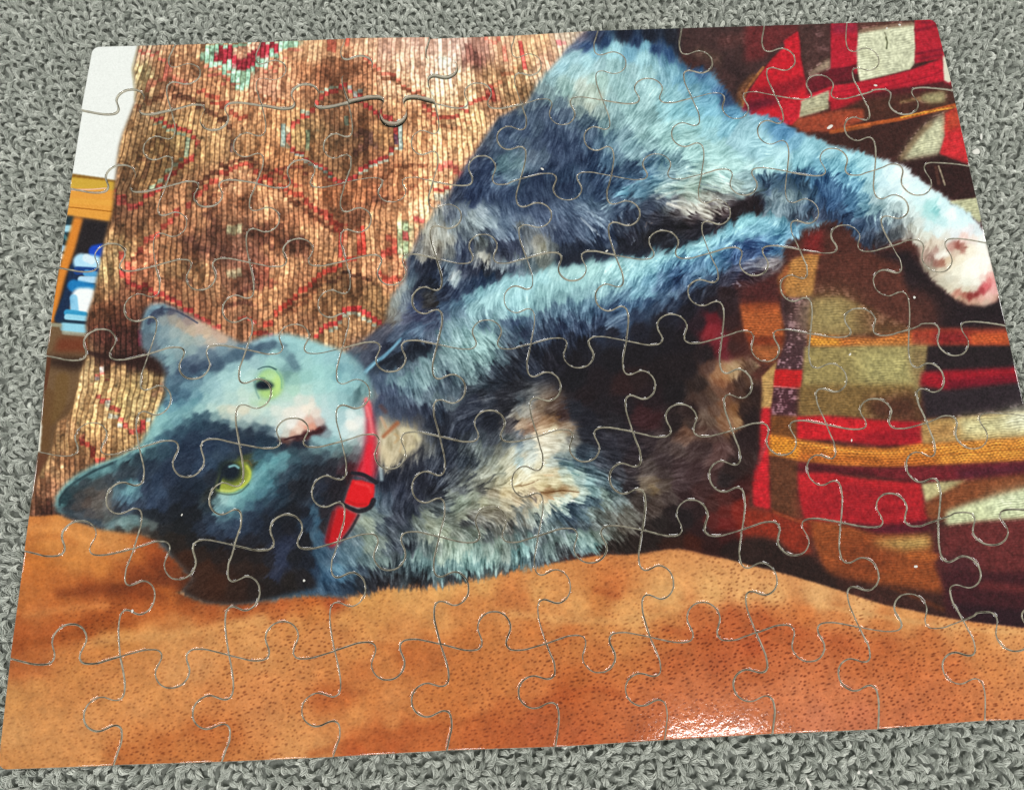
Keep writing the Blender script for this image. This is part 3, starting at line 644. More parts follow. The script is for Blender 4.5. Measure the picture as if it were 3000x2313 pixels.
# knitted ribs of the blanket
ang = np.where(PY < 640, PY + 0.19 * PX, np.where(PX > 2680, PY + np.clip(PX - 2680, 0, 999) * 0.10, PY))
rp = 7.4
w1 = np.sin(2 * np.pi * (ang + 2.0 * N8 + 0.9 * N3) / rp)
lumb = bl.mean(2, keepdims=True) / 255
bl *= 1 + (0.035 + 0.17 * np.clip(lumb - 0.12, 0, .6)) * np.where(PY < 700, .5, 1.0)[..., None] * (w1 * ss(-.8, 1.0, N8 + 0.3))[..., None]
warm = np.clip((bl[..., :1] - bl[..., 2:3] - 75) / 60, 0, 1) * np.clip((bl[..., 1:2] - 70) / 30, 0, 1)
w2 = np.sin(2 * np.pi * (PX + 1.5 * N3) / 12.0 + (np.floor(ang / rp) % 2) * np.pi)
bl *= 1 + 0.20 * warm * (w2 * 0.6 + w1 * 0.5)[..., None]
mauve = np.exp(-(((bl - np.array((98, 68, 74), np.float32)) / 22) ** 2).sum(2))
mott = ss(0.1, 1.3, N3 * 0.8 + N1 * 0.5 + 0.4 * w1)
bl += (mauve * (mott * 70 - 24))[..., None] * np.array([1, .92, .95], np.float32)
bl *= (1 + 0.055 * N1 + 0.035 * N3)[..., None]
rd = np.clip((bl[..., 0] - bl[..., 1] - 110) / 60, 0, 1) * np.clip((60 - bl[..., 1]) / 30, 0, 1)
bl *= (1 - 0.07 * rd)[..., None]
bl[..., 1] += 6 * rd
bl[..., 2] += 2 * rd
m_bl = polymask(pts("A3 1400 0 2184 0 A4 2500 0 3000 2000 D4 1800 -200 1800 275 1235 193 1000 165 830 136 600 86 430 32 C4 600 1540 400 1480 180 1420 C3 2050 1412 1950 1390 1820 1355 1700 1320 1560 1290 1420 1256 1330 1241 1230 1247 1100 1270 940 1290 750 1290 200 1380 0 1000 B3 800 900 1500 700 A3 1100 400"), 3)
over(img, m_bl, bl)

# ---------------- the cat
KK = pts(
 # haunch and back
 "A3 560 290 95 92 110 620 270 70 78 108 690 300 34 42 72 900 280 28 32 52 1100 290 26 30 48 1300 300 34 34 46 1350 400 32 34 50 1500 500 38 44 66 1480 560 42 62 108 500 340 82 94 130 440 390 92 112 140 600 370 40 66 120 750 340 32 60 110 1000 340 26 46 92 1150 400 34 62 115 1250 450 48 84 140"
 " 480 460 150 198 216 620 470 148 200 216 650 430 120 178 208 800 430 150 206 222 820 380 140 200 222 950 410 100 160 195 1060 380 118 182 212 1060 450 140 196 214 800 520 140 182 190 700 520 152 192 204 500 560 158 200 210 400 520 140 190 210 330 570 140 184 200 300 640 130 165 175 400 660 158 190 190 1150 520 125 178 198 1300 560 110 168 195 1200 480 90 140 175 1350 520 70 115 160"
 " 950 580 135 175 185 1100 600 145 190 200 1200 650 120 172 196 1350 650 96 156 190 1450 620 86 146 186 1500 580 62 106 158 1600 660 80 138 182 1550 740 92 154 192 1650 720 60 104 158 1720 800 36 60 108 1600 800 100 164 200 1450 740 110 166 192 1300 760 130 186 204 1150 720 150 196 204 1000 700 130 172 182 850 650 135 175 182 700 640 158 190 186 560 700 178 192 184 620 750 172 188 178 450 720 140 172 172"
 " 250 700 120 142 150 300 760 118 142 150 200 800 88 104 122 120 850 72 86 106 400 830 96 116 134 500 800 150 164 158 620 850 165 176 166 560 900 120 138 142 700 900 150 170 170 680 800 172 188 178 800 820 150 185 192 900 780 145 185 190 850 950 120 155 165 950 900 135 175 182 1050 850 145 186 194 750 1000 110 140 150 900 1080 105 138 155 800 1150 92 125 150 950 1150 110 148 165 850 1250 85 115 142"
 " 1100 950 140 180 188 1200 880 140 195 210 1300 900 130 194 214 1450 880 120 188 216 1600 880 112 182 216 1750 900 84 146 192 1850 930 92 158 202 1950 960 115 180 212 2080 1000 112 172 206 1800 1000 118 186 214 1600 980 130 194 214 1450 1000 140 196 206 1300 1020 145 196 204 1150 1050 145 190 196 1250 1130 150 194 198 1100 1150 130 168 178 1000 1250 118 152 168 1050 1080 128 165 172 1400 1100 158 204 208 1600 1080 135 192 208 1700 1050 115 178 206"
 " 1850 1060 92 152 192 2000 1080 76 130 178 2080 1100 64 110 160 2150 1050 88 142 188 1950 1150 84 132 170 1800 1130 125 178 198 1700 1180 148 198 206 1550 1180 156 202 206 1450 1250 150 194 198 1650 1260 160 208 212 1850 1230 150 204 216 2000 1250 168 218 226 2100 1280 172 220 228 1950 1330 172 216 222 1800 1330 164 210 214 1650 1360 168 206 206 1500 1350 156 190 190 1380 1360 130 165 175 1300 1290 110 145 160"
 " 1280 1400 110 140 155 1350 1440 150 178 178 1450 1430 160 182 178 1100 1290 78 108 138 1140 1340 84 122 152 1080 1400 70 110 150 1200 1330 100 136 155 1000 1400 58 82 116 950 1350 52 74 108 950 1450 62 92 130 1050 1480 80 118 148 1150 1450 96 138 165 880 1540 92 150 184 1000 1530 80 124 156 1200 1500 130 160 168 1250 1550 140 165 168 1330 1500 150 175 172 1450 1500 158 180 172 1420 1580 160 172 165 1300 1600 96 100 108 1200 1610 84 92 108"
 " 1550 1420 168 195 192 1650 1440 172 200 198 1700 1400 168 208 210 1600 1500 155 172 168 1700 1520 160 178 172 1800 1480 150 172 172 1850 1420 140 172 182 1900 1500 132 158 165 1850 1560 135 152 155 1700 1580 120 122 122 1560 1580 150 155 148 1600 1620 105 100 104 1900 1600 60 52 56 2000 1350 150 196 208 2100 1360 130 178 200 2000 1420 72 104 136 2080 1400 56 88 130 2060 1500 44 62 92 2150 1450 40 66 108 2020 1580 90 110 126 2120 1560 96 120 138"
 # dark flank
 " 60 880 84 98 112 150 930 62 78 106 60 950 58 74 104 250 900 70 84 112 330 960 62 78 110 420 900 78 94 120 480 980 70 88 116 580 960 84 104 126 640 1050 66 86 116 100 1050 56 72 106 200 1020 70 86 112 300 1080 50 64 98 450 1080 54 70 104 200 1150 60 74 104 100 1150 84 100 124 350 1180 48 62 98 500 1180 46 62 98 600 1150 58 78 112 700 1150 72 100 132 650 1250 44 62 98 750 1280 62 92 128 560 1280 42 56 90"
 " 450 1280 50 66 102 350 1300 58 72 106 250 1250 76 92 116 150 1250 84 98 120 60 1250 98 120 138 60 1330 115 142 156 160 1340 74 92 118 300 1400 42 58 92 200 1430 36 50 86 100 1430 46 62 94 420 1400 42 60 96 520 1380 56 76 110 640 1380 38 58 96 700 1450 36 54 92 800 1450 44 66 104 850 1500 52 80 118 600 1480 54 72 106 450 1500 38 52 86 300 1520 36 50 82 150 1520 42 56 90 560 1580 60 80 114 700 1580 42 60 96 850 1600 52 76 112 950 1600 56 76 104"
 " A2 2050 900 74 86 110 2000 980 66 80 110 1950 1050 58 74 108 1900 1000 64 76 100 1850 1100 72 82 102 1800 1200 60 68 92 1750 1300 50 60 92 1850 1350 46 60 98 1950 1200 66 82 110 2050 1250 84 110 130 2100 1300 104 132 146 2000 1300 96 126 142 1950 1350 92 122 140 1850 1400 48 62 98 1700 1400 48 58 88 1650 1480 44 54 84 1600 1560 52 60 84 1750 1500 42 56 94 1850 1520 50 66 104 1950 1450 58 78 114 2000 1550 44 60 98 1900 1600 46 60 94 2080 1400 84 110 132 1720 1580 40 52 88 2100 1100 72 90 118 2050 1150 56 74 110"
 # middle
 " B3 100 60 48 62 96 200 120 66 80 114 120 180 90 104 128 250 60 44 56 88 300 150 60 74 108 350 100 70 86 118 450 80 66 82 114 550 60 88 106 134 650 60 82 102 130 750 60 92 114 140 850 90 52 68 98 950 130 44 52 76 700 150 96 114 142 600 150 88 104 132 500 180 72 86 116 400 220 66 78 108 300 250 74 84 108 150 280 96 102 110 60 230 110 116 120 200 350 138 138 132 250 420 150 150 138 120 400 128 134 138 320 400 92 98 102 380 320 56 66 94"
 " 450 300 58 70 100 550 270 78 92 122 620 280 96 112 142 700 260 62 76 106 750 330 40 50 78 650 380 32 40 62 550 400 36 42 62 430 420 40 46 64 430 490 30 36 54 520 470 28 34 52 700 420 30 38 60 780 400 70 84 110 760 440 40 48 70 900 250 52 58 76 950 300 40 40 54 1000 200 42 46 62 1000 380 36 36 46 900 400 36 38 50 1050 430 40 46 62 1100 80 50 58 80 1150 150 44 44 56 1250 200 38 36 44 1250 80 100 104 110 1200 30 70 78 96 1350 30 150 152 148"
 " 1400 90 165 165 158 1300 120 70 66 70 1500 60 168 166 158 1550 130 150 146 138 1450 160 60 52 56 1620 150 100 92 92 1650 60 150 148 142 1600 20 160 160 152 1700 120 70 58 60 1750 60 90 84 88 1750 160 46 36 42 1850 60 44 36 42 1950 80 42 36 44 2000 30 60 70 92 2080 60 110 134 152 1650 200 40 32 38 1500 230 34 30 38 1350 250 34 32 38 1200 300 34 32 40 1250 380 36 36 44 1100 350 36 34 40 1450 300 36 32 40 1550 260 38 34 42 1350 350 40 44 56 60 500 88 98 104 60 580 88 108 124 150 540 84 98 108 250 500 96 102 100"
 # lower leg
 " 60 760 150 205 220 150 680 145 200 214 250 640 148 205 218 350 610 156 208 216 500 580 160 212 218 650 560 158 212 218 800 530 158 212 222 950 520 152 206 220 1080 500 150 208 222 1200 460 140 200 218 1320 430 128 190 212 1430 400 130 190 210 1550 350 130 190 208 1650 310 120 182 206 1750 250 118 182 208 1850 190 125 192 212 1920 150 122 190 212 2020 180 110 174 202 2100 150 110 165 190"
 " 100 840 135 188 200 250 750 140 192 202 400 700 142 195 206 550 670 146 200 210 700 640 145 198 208 850 610 138 192 204 1000 590 126 184 202 1120 560 120 178 200 1250 540 92 144 180 1350 500 90 140 176 1450 460 100 158 190 1600 420 108 166 194 1700 380 92 146 184 1800 320 100 156 192 1900 270 105 165 196 2000 250 108 170 200 2100 280 100 160 194 2150 350 88 146 186"
 " 100 930 112 155 168 250 850 120 166 180 400 800 118 164 178 550 780 120 166 182 700 740 122 168 184 850 700 118 164 182 1000 680 102 152 180 1100 660 98 150 184 1200 640 74 112 152 1300 600 58 92 140 1400 560 70 112 158 1500 520 78 120 164 1600 490 84 134 178 1700 460 66 108 158 1800 400 58 92 148 1900 370 46 74 130 2000 350 56 96 150 2080 330 76 128 176"
 " 250 950 78 102 132 150 1010 66 84 114 350 900 84 114 144 450 860 92 126 156 600 850 92 130 160 750 820 92 130 160 900 790 84 122 156 1000 760 100 150 180 1100 760 92 140 172 1200 720 62 92 134 1300 680 52 76 120 1400 640 58 88 132 1500 600 82 120 158 1600 570 88 138 178 1700 540 62 98 142 1800 480 42 66 118 1900 450 38 58 108 2000 420 44 72 128 2100 400 60 104 154"
 " 300 1000 56 70 98 450 950 66 86 118 600 920 72 100 134 700 900 66 92 130 800 890 48 70 110 900 870 60 92 136 1000 850 64 96 138 1100 830 50 74 116 1200 790 62 88 126 1300 760 70 96 132 1400 720 54 72 108 1500 680 60 82 116 1600 640 52 72 108 400 1050 50 60 88 550 1020 50 62 92 700 1000 52 66 98 800 980 84 106 142 850 940 78 104 142 900 1000 60 80 118 1000 920 44 56 86 1150 870 48 62 92 1300 830 44 52 76 250 1080 52 62 86 450 1120 36 40 58 700 1070 38 44 66 150 1130 58 70 94 60 1050 60 78 102 60 1150 74 96 118"
 # shadow under the leg and the brown behind it
 " 1400 780 40 42 58 1500 750 36 36 50 1600 720 38 36 48 1700 650 46 44 60 1750 600 52 52 72 1800 560 60 66 94 1850 620 62 52 66 1900 560 92 92 110 2000 520 100 100 112 2100 530 110 104 108 2050 600 96 84 88 1950 650 72 54 60 2100 660 80 48 48 1850 700 66 40 42 1700 750 46 32 36 1700 900 44 28 32 1750 1000 52 30 32 1600 850 34 26 34"
 " 1000 1050 30 28 40 800 1080 32 32 46 1200 950 30 27 38 1400 900 30 26 36 1500 1000 40 26 34 1200 1100 28 23 30 1400 1150 28 22 28 1000 1250 28 23 29 600 1200 30 28 38 400 1200 34 34 46 300 1300 32 30 40 200 1250 36 38 52 150 1350 46 50 66 500 1300 28 24 32 800 1300 27 23 30 700 1450 32 24 30 500 1450 28 25 32 900 1500 46 28 30 1000 1450 40 26 28 1200 1400 30 22 26 1400 1350 32 24 28 1300 1550 30 24 28 1500 1500 46 34 32 1550 1250 36 26 30 600 1580 34 25 30 1100 1600 34 22 28 1500 1600 70 52 46 1600 1580 80 60 50"
 " 1600 1030 122 36 46 1590 1060 126 38 46 1605 980 96 28 38 1690 1160 108 34 44 1680 1210 96 32 40 1750 1180 60 34 32 1800 1100 70 36 32 1580 1360 84 60 52 1640 1400 150 112 84 1700 1420 160 118 84 1750 1390 165 138 106 1680 1480 130 88 64 1650 1540 100 70 56 1740 1520 92 62 50 1820 1480 62 42 36 1800 1560 70 48 40 1900 1440 84 60 48 1950 1560 48 32 30"
 " C3 1700 80 110 76 56 1620 150 92 68 56 1680 200 120 88 66 1780 150 128 92 64 1790 230 150 116 84 1740 250 130 96 74 1550 60 78 60 54 1520 180 96 78 68 1580 220 88 70 60 1450 150 46 32 32 1450 260 66 52 48 1500 300 88 66 58 1400 320 112 84 70 1380 360 100 76 66 1300 250 40 30 32 1100 50 38 26 30 1050 170 58 32 36 1100 200 56 30 34 900 100 34 26 32 700 100 34 28 34 600 200 34 32 42 500 150 36 36 46 800 250 36 32 38"
 " 1850 150 52 36 34 1920 300 40 26 28 1850 350 42 28 30 1900 200 38 26 28 1600 350 78 58 54 1650 450 86 62 60 1650 530 92 68 66 1550 450 66 50 50 1450 450 70 54 54 1350 450 74 60 58 1200 420 66 54 54 1100 400 56 46 50 1000 450 46 38 44 900 400 42 38 46 800 400 44 42 52 700 350 40 38 48 600 330 46 46 56 1200 550 62 50 52 1100 600 72 62 60 1130 700 100 86 74 1130 750 118 102 82 1060 760 104 92 80 1200 740 86 74 68 1200 650 66 54 54"
 " 1350 600 66 50 52 1350 750 66 50 52 1450 650 64 46 48 1500 800 66 42 42 1400 850 54 36 38 1250 850 68 56 54 1150 900 72 60 56 1050 850 66 58 56 950 750 56 50 54 950 600 54 46 50 800 500 60 60 70 850 650 62 62 70 1700 700 40 30 32 1750 600 46 32 32 1600 700 66 44 44 1700 850 72 34 32 1800 800 62 28 28 1850 900 110 36 28 1800 950 118 38 30 1700 950 92 36 32 1600 900 66 36 34 1600 1020 84 34 32 1700 1050 100 32 30 1500 950 44 28 30 1400 1000 34 25 28 1300 950 40 30 32 1200 1050 40 32 32 1300 1100 34 24 25 1500 1100 44 22 24 1700 1150 60 24 24 1600 1200 44 20 20 1750 1250 34 20 20 1300 1200 50 26 20 1450 1200 62 26 18 1100 1150 38 28 27 1000 1200 40 30 28 900 1230 42 34 32 1900 1100 110 36 28 1900 1000 130 48 32"
 # chest
 " 60 60 76 82 90 130 60 110 112 112 60 150 120 122 122 120 170 150 146 138 220 120 120 104 90 180 200 152 132 116 300 150 90 74 66 320 220 150 122 98 250 240 168 140 116 380 250 120 98 80 400 190 66 50 50 90 270 160 138 118 150 280 150 122 104 240 290 190 168 142 340 290 196 184 158 430 290 140 124 108 60 330 96 100 108 130 350 140 144 142 60 400 110 126 138 140 420 170 178 174 220 380 214 206 186 310 370 210 204 186 400 360 196 192 176 480 380 110 108 104"
 " 60 480 165 182 186 60 560 180 198 198 150 520 202 208 200 250 480 214 210 192 350 450 206 202 186 430 440 170 172 162 460 500 120 132 134 380 510 130 142 142 420 560 92 112 120 330 560 190 198 190 220 600 208 202 178 120 600 205 206 190 100 680 205 200 176 220 690 212 202 170 330 640 204 194 166 420 620 180 192 182 470 590 110 136 142 520 560 66 84 98 560 480 46 54 68 620 540 62 74 88 700 560 58 62 74 650 620 74 92 104"
 " 520 650 150 172 168 450 690 200 206 186 350 720 206 196 164 230 740 200 186 150 120 740 200 186 152 560 700 150 170 168 620 720 110 140 146 700 700 84 102 112 800 740 80 92 102 300 800 150 122 92 420 780 170 146 116 500 800 180 170 142 580 790 170 184 176 660 790 120 146 150 740 820 130 146 142 820 860 96 106 108 160 800 150 132 110 100 800 170 158 132 60 830 182 170 146 200 860 176 160 132 350 860 190 194 176 450 840 196 206 194 550 860 150 170 168 620 870 70 90 104 700 880 72 88 100 760 900 128 140 136 850 930 104 110 108"
 " 500 920 60 76 92 420 920 140 158 156 300 900 176 182 168 200 940 166 172 160 120 900 120 118 108 60 920 104 108 104 60 1000 92 98 98 140 1000 150 158 152 230 1020 150 162 160 320 1000 90 106 114 400 1000 66 82 96 480 1000 52 66 84 560 980 74 92 104 640 960 112 124 122 720 980 96 102 100 800 1000 112 114 110 900 1000 92 90 84 880 1080 84 78 72 780 1080 100 102 98 680 1060 92 98 98 580 1060 70 80 88 480 1070 58 66 76 380 1080 86 98 102 280 1080 104 118 120 180 1090 78 86 92 80 1090 88 96 98"
 " 60 1170 104 122 124 160 1180 120 142 142 250 1190 92 102 106 350 1180 102 116 116 450 1160 116 134 132 540 1140 140 160 156 560 1200 130 156 156 640 1200 140 164 162 700 1160 116 128 122 760 1180 96 106 102 850 1150 72 70 66 680 1250 120 150 152 600 1260 96 120 126 500 1250 84 98 102 400 1260 72 78 82 300 1270 112 128 128 200 1280 84 98 104 100 1260 132 168 170 50 1300 124 168 174 100 1360 84 108 116 200 1350 66 76 84 300 1320 84 98 102 50 1390 70 96 106 450 1300 60 62 66 750 1250 54 48 46 800 1220 46 38 36"
 # neck, shoulder
 " B2 1380 130 180 165 140 1450 80 165 165 158 1330 250 150 150 140 1400 230 160 160 152 1450 150 140 146 146 1520 80 108 114 124 1560 150 92 100 116 1600 220 124 134 140 1650 120 108 120 136 1720 150 150 162 168 1800 130 146 160 172 1800 200 152 166 174 1870 180 122 138 152 1900 100 84 100 124 1980 100 66 82 114 2080 80 56 72 106 2100 170 92 108 138 2000 200 96 114 142 1950 270 104 120 142 2060 280 84 100 130 1850 300 76 86 104 1750 270 122 132 140 1680 300 96 106 118"
 " 1500 300 158 160 154 1560 350 150 152 146 1450 380 162 160 150 1380 350 150 148 140 1300 300 96 96 100 1290 400 112 114 116 1350 450 120 118 112 1430 450 120 116 110 1550 430 112 116 118 1620 370 72 82 104 1700 400 52 60 84 1650 450 50 58 84 1780 400 74 78 82 1820 360 88 94 96 1880 420 60 64 76 1950 370 52 58 82 2050 380 48 54 78 2120 420 56 62 84 2000 450 42 46 64 1800 460 165 166 160 1830 500 160 160 152 1760 500 100 104 112 1920 500 92 98 108 1990 540 110 122 132 1700 500 62 70 92"
 " 1250 520 60 70 92 1230 600 64 78 100 1300 550 38 42 60 1400 550 36 40 58 1450 620 42 50 74 1540 570 92 106 124 1580 620 158 170 176 1600 650 150 164 170 1540 650 72 88 112 1660 580 48 54 76 1750 560 38 42 62 1850 580 38 42 56 1950 600 34 38 54 2050 560 50 60 82 2100 540 74 86 106 1650 680 44 56 84 1550 720 38 46 72 1400 700 34 38 52 1300 700 36 40 58 1250 680 80 96 112 1180 700 142 152 156 1150 760 150 158 158 1200 800 120 132 146 1280 780 46 50 72 1380 800 52 52 56 1400 850 50 48 50 1500 800 36 42 64 1600 780 36 48 80 1700 720 36 50 82 1800 680 36 52 86 1900 640 44 62 92"
 " 1120 850 140 146 144 1090 920 138 138 132 1180 880 108 118 132 1250 880 64 74 108 1150 950 122 126 130 1080 980 112 108 104 1050 1050 84 84 98 1200 960 78 82 108 1300 950 58 62 92 1400 930 50 56 84 1500 870 56 76 110 1600 860 72 104 136 1700 800 96 142 166 1800 750 118 170 188 1900 710 130 182 200 2000 670 138 192 208 2100 640 138 192 210 2080 720 150 205 218 1950 780 150 202 214 1850 830 145 195 208 1750 880 128 172 186 2000 850 150 204 218 2100 820 155 212 226 2130 900 135 185 202 2050 920 120 168 188 1950 920 130 175 190 1850 930 112 150 168"
 " 1600 930 84 112 138 1500 950 74 92 122 1450 1000 74 84 112 1550 1010 112 142 156 1650 1000 108 140 156 1750 1000 122 158 170 1820 1020 72 96 120 1900 1000 112 146 158 2000 990 66 88 120 2080 1000 52 70 108 2150 970 78 104 138 1350 1000 72 80 108 1250 1050 76 90 122 1150 1050 74 84 110 1000 1070 74 76 92 900 1110 74 76 92 1100 1120 66 78 104 1300 1060 84 108 142 1200 1120 64 84 116"
 " 950 1180 78 80 96 850 1170 90 84 88 800 1220 92 96 108 880 1260 72 78 98 960 1240 56 60 80 800 1280 72 90 112 1050 1200 44 48 68 1150 1190 40 52 76 1250 1180 30 34 48 1350 1180 28 32 46 1450 1200 60 72 88 1350 1230 36 42 56 1250 1260 34 40 54 1150 1290 28 32 44 1080 1330 34 40 54 1000 1370 46 56 74 1400 1130 76 88 112 1500 1100 104 132 148 1600 1090 128 160 168 1700 1080 132 168 176 1800 1100 138 174 178 1880 1100 130 166 172 1950 1070 92 116 132 2000 1120 78 96 116 2080 1120 56 70 94 2150 1100 50 58 84 1500 1180 118 146 152 1600 1200 132 162 168 1700 1200 132 166 170 1800 1180 140 176 180 1900 1180 128 160 164"
 " 1950 1220 92 112 124 2030 1220 60 66 80 2120 1200 38 40 52 2080 1300 40 42 54 1980 1300 72 86 98 1880 1280 122 150 156 1780 1280 126 156 160 1680 1290 126 154 160 1580 1270 122 150 156 1500 1270 112 138 146 1420 1270 92 112 124 1350 1290 112 140 150 1250 1340 82 100 116 1150 1380 84 104 122 1300 1400 112 140 150 1400 1360 116 142 150 1500 1350 98 120 132 1600 1360 112 138 146 1700 1370 118 144 150 1800 1380 96 116 126 1900 1380 66 74 88 2000 1400 44 46 58 1000 1430 72 88 118 1080 1450 92 118 138 1180 1450 118 148 158 1250 1480 104 132 146 1350 1460 122 150 158 1450 1450 92 112 124 1540 1460 66 78 94 1620 1450 84 102 114 1720 1450 92 112 120 1800 1480 58 68 80 1900 1500 42 46 58"
 " 1000 1520 70 86 116 1080 1550 66 78 108 1200 1540 88 110 130 1300 1560 98 120 134 1400 1540 82 98 114 1500 1540 76 90 106 1600 1540 74 88 102 1700 1540 48 54 66 1800 1580 46 48 58 1950 1600 46 46 54 2080 1500 38 38 46 1000 1600 60 68 98 1100 1620 62 72 98"
 " C2 950 20 110 116 122 1050 60 64 74 100 1200 60 72 84 108 1350 40 92 108 124 1450 60 100 116 126 1550 100 92 102 112 1480 150 60 68 86 1560 200 48 52 66 1650 150 50 54 70 1750 60 46 50 66 1850 50 58 62 74 1950 40 42 42 52 2050 60 52 52 60 2150 50 60 62 68 2150 130 140 138 130 2100 180 130 122 110 2130 250 150 130 112 2160 320 120 96 82 2050 250 60 56 60 2000 150 42 42 50 1870 250 36 38 50 1700 250 42 46 62 1600 300 40 44 60 1350 150 54 60 80 1250 150 56 62 84 1150 150 60 68 92 1400 250 42 46 62 1300 220 66 68 78"
 " 1380 340 74 78 88 1450 320 46 48 60 1550 370 44 48 62 1650 380 58 62 72 1800 380 66 72 82 1900 380 62 66 76 2000 400 82 88 92 2100 380 92 92 92 1400 450 88 90 92 1480 450 52 56 68 1550 480 50 54 68 1650 450 66 72 80 1720 470 74 80 84 1780 440 104 112 112 1850 480 84 90 94 1950 470 112 114 108 2060 470 176 176 160 2130 500 196 194 178 2000 550 176 176 158 1900 560 136 140 130 1820 550 110 116 114 1750 560 66 72 80 1650 560 52 58 70 1550 580 54 58 72"
 " 1400 550 50 54 68 1300 500 66 68 76 1300 560 42 44 58 1200 620 40 42 56 1100 680 42 44 58 1050 750 48 52 68 1150 800 56 60 78 1050 850 66 76 94 1150 900 54 58 74 1250 750 46 48 62 1350 700 36 37 50 1400 780 34 35 46 1300 850 48 50 64 1250 950 46 50 64 1350 920 78 84 88 1480 700 44 48 62 1550 700 66 70 78 1480 800 46 48 58 1600 640 70 74 82 1680 640 84 88 92 1750 650 120 124 116 1850 640 150 152 140 1950 640 166 168 152 2050 620 196 192 170 2120 650 206 200 174 2050 720 200 192 162 1950 720 170 166 144 1850 720 140 140 126 1780 710 120 122 114 1700 720 112 116 112 1650 780 84 88 92 1580 820 110 116 112 1650 860 146 156 144"
 " 1740 830 140 146 134 1800 770 84 84 82 1900 800 150 142 124 2000 800 196 182 150 2100 780 202 188 156 2100 860 160 144 118 2000 880 160 152 130 1900 880 150 148 132 1820 880 160 160 140 1740 900 132 136 124 1620 920 130 138 128 1540 920 104 112 114 1460 960 74 80 84 1380 980 130 138 130 1300 1030 112 120 116 1400 1050 152 158 144 1480 1030 142 150 138 1550 1000 112 118 112 1650 980 130 134 122 1700 1040 74 76 78 1750 980 110 108 102 1850 960 130 126 114 1850 1050 92 92 90 1950 1000 120 116 106 2050 980 130 126 112 2150 950 140 136 122 2150 1050 104 104 98 2050 1080 88 88 86 1950 1110 96 98 94"
 " 1000 930 74 86 100 950 850 70 90 108 920 950 108 122 124 900 1030 158 168 154 920 1100 150 160 148 980 1000 104 116 118 1000 1080 84 94 104 1080 1030 64 70 84 1150 1000 56 60 74 1200 1080 60 66 78 1080 1120 66 72 82 1000 1180 112 122 118 920 1180 136 150 140 850 1130 110 122 122 800 1180 92 110 122 750 1250 84 108 126 820 1270 92 116 130 900 1250 126 138 130 960 1280 112 124 122 1050 1250 84 94 102 1130 1230 62 68 80 1200 1180 84 94 100 1250 1130 82 90 96 1330 1120 104 112 108 1400 1130 130 138 126 1500 1130 146 154 138"
 " 1600 1130 120 126 118 1700 1130 110 118 112 1780 1120 112 120 112 1850 1150 74 80 82 1950 1200 126 140 132 2050 1180 96 104 102 2150 1170 82 88 88 700 1330 80 110 134 650 1400 76 120 152 620 1330 60 84 112 780 1350 90 116 134 860 1350 98 118 126 950 1370 104 122 124 1040 1350 116 132 132 1120 1330 84 92 98 1230 1250 44 48 58 1200 1330 92 110 116 1280 1300 120 142 142 1340 1370 112 138 142 1280 1400 84 104 112 1380 1250 92 104 106 1450 1230 112 122 116 1480 1320 140 156 146 1420 1380 100 124 128 1550 1230 150 164 152 1600 1300 146 166 156 1680 1240 140 156 146"
 " 1700 1320 138 168 164 1780 1280 120 142 138 1850 1250 124 140 134 1900 1320 136 158 152 2000 1280 120 132 126 2100 1280 96 104 102 2100 1350 100 122 122 2000 1370 92 108 110 1850 1380 112 142 142 1750 1400 116 150 152 1650 1400 110 140 142 1550 1390 116 144 146 1480 1440 96 120 126 1380 1440 84 100 106 1250 1460 66 76 84 1150 1420 66 76 84 1050 1430 66 74 82 950 1440 56 62 72 850 1430 52 64 82 760 1440 58 84 110 680 1470 62 104 142 600 1480 50 84 122 620 1540 42 66 98 720 1530 42 56 78 850 1500 38 42 52 950 1520 38 38 46 1100 1490 48 48 54 1200 1490 66 72 78 1350 1500 52 54 60 1550 1480 50 54 60 1700 1460 58 66 72 1850 1440 70 82 86 2000 1420 62 68 72 1000 1560 34 32 38 1300 1540 32 30 36", 3)
cat = shepard(KK, 9, 2.8, 3)


def c(s, w, col, a=.9, hard=.15):
    stroke(cat, s, w, col, a, hard)


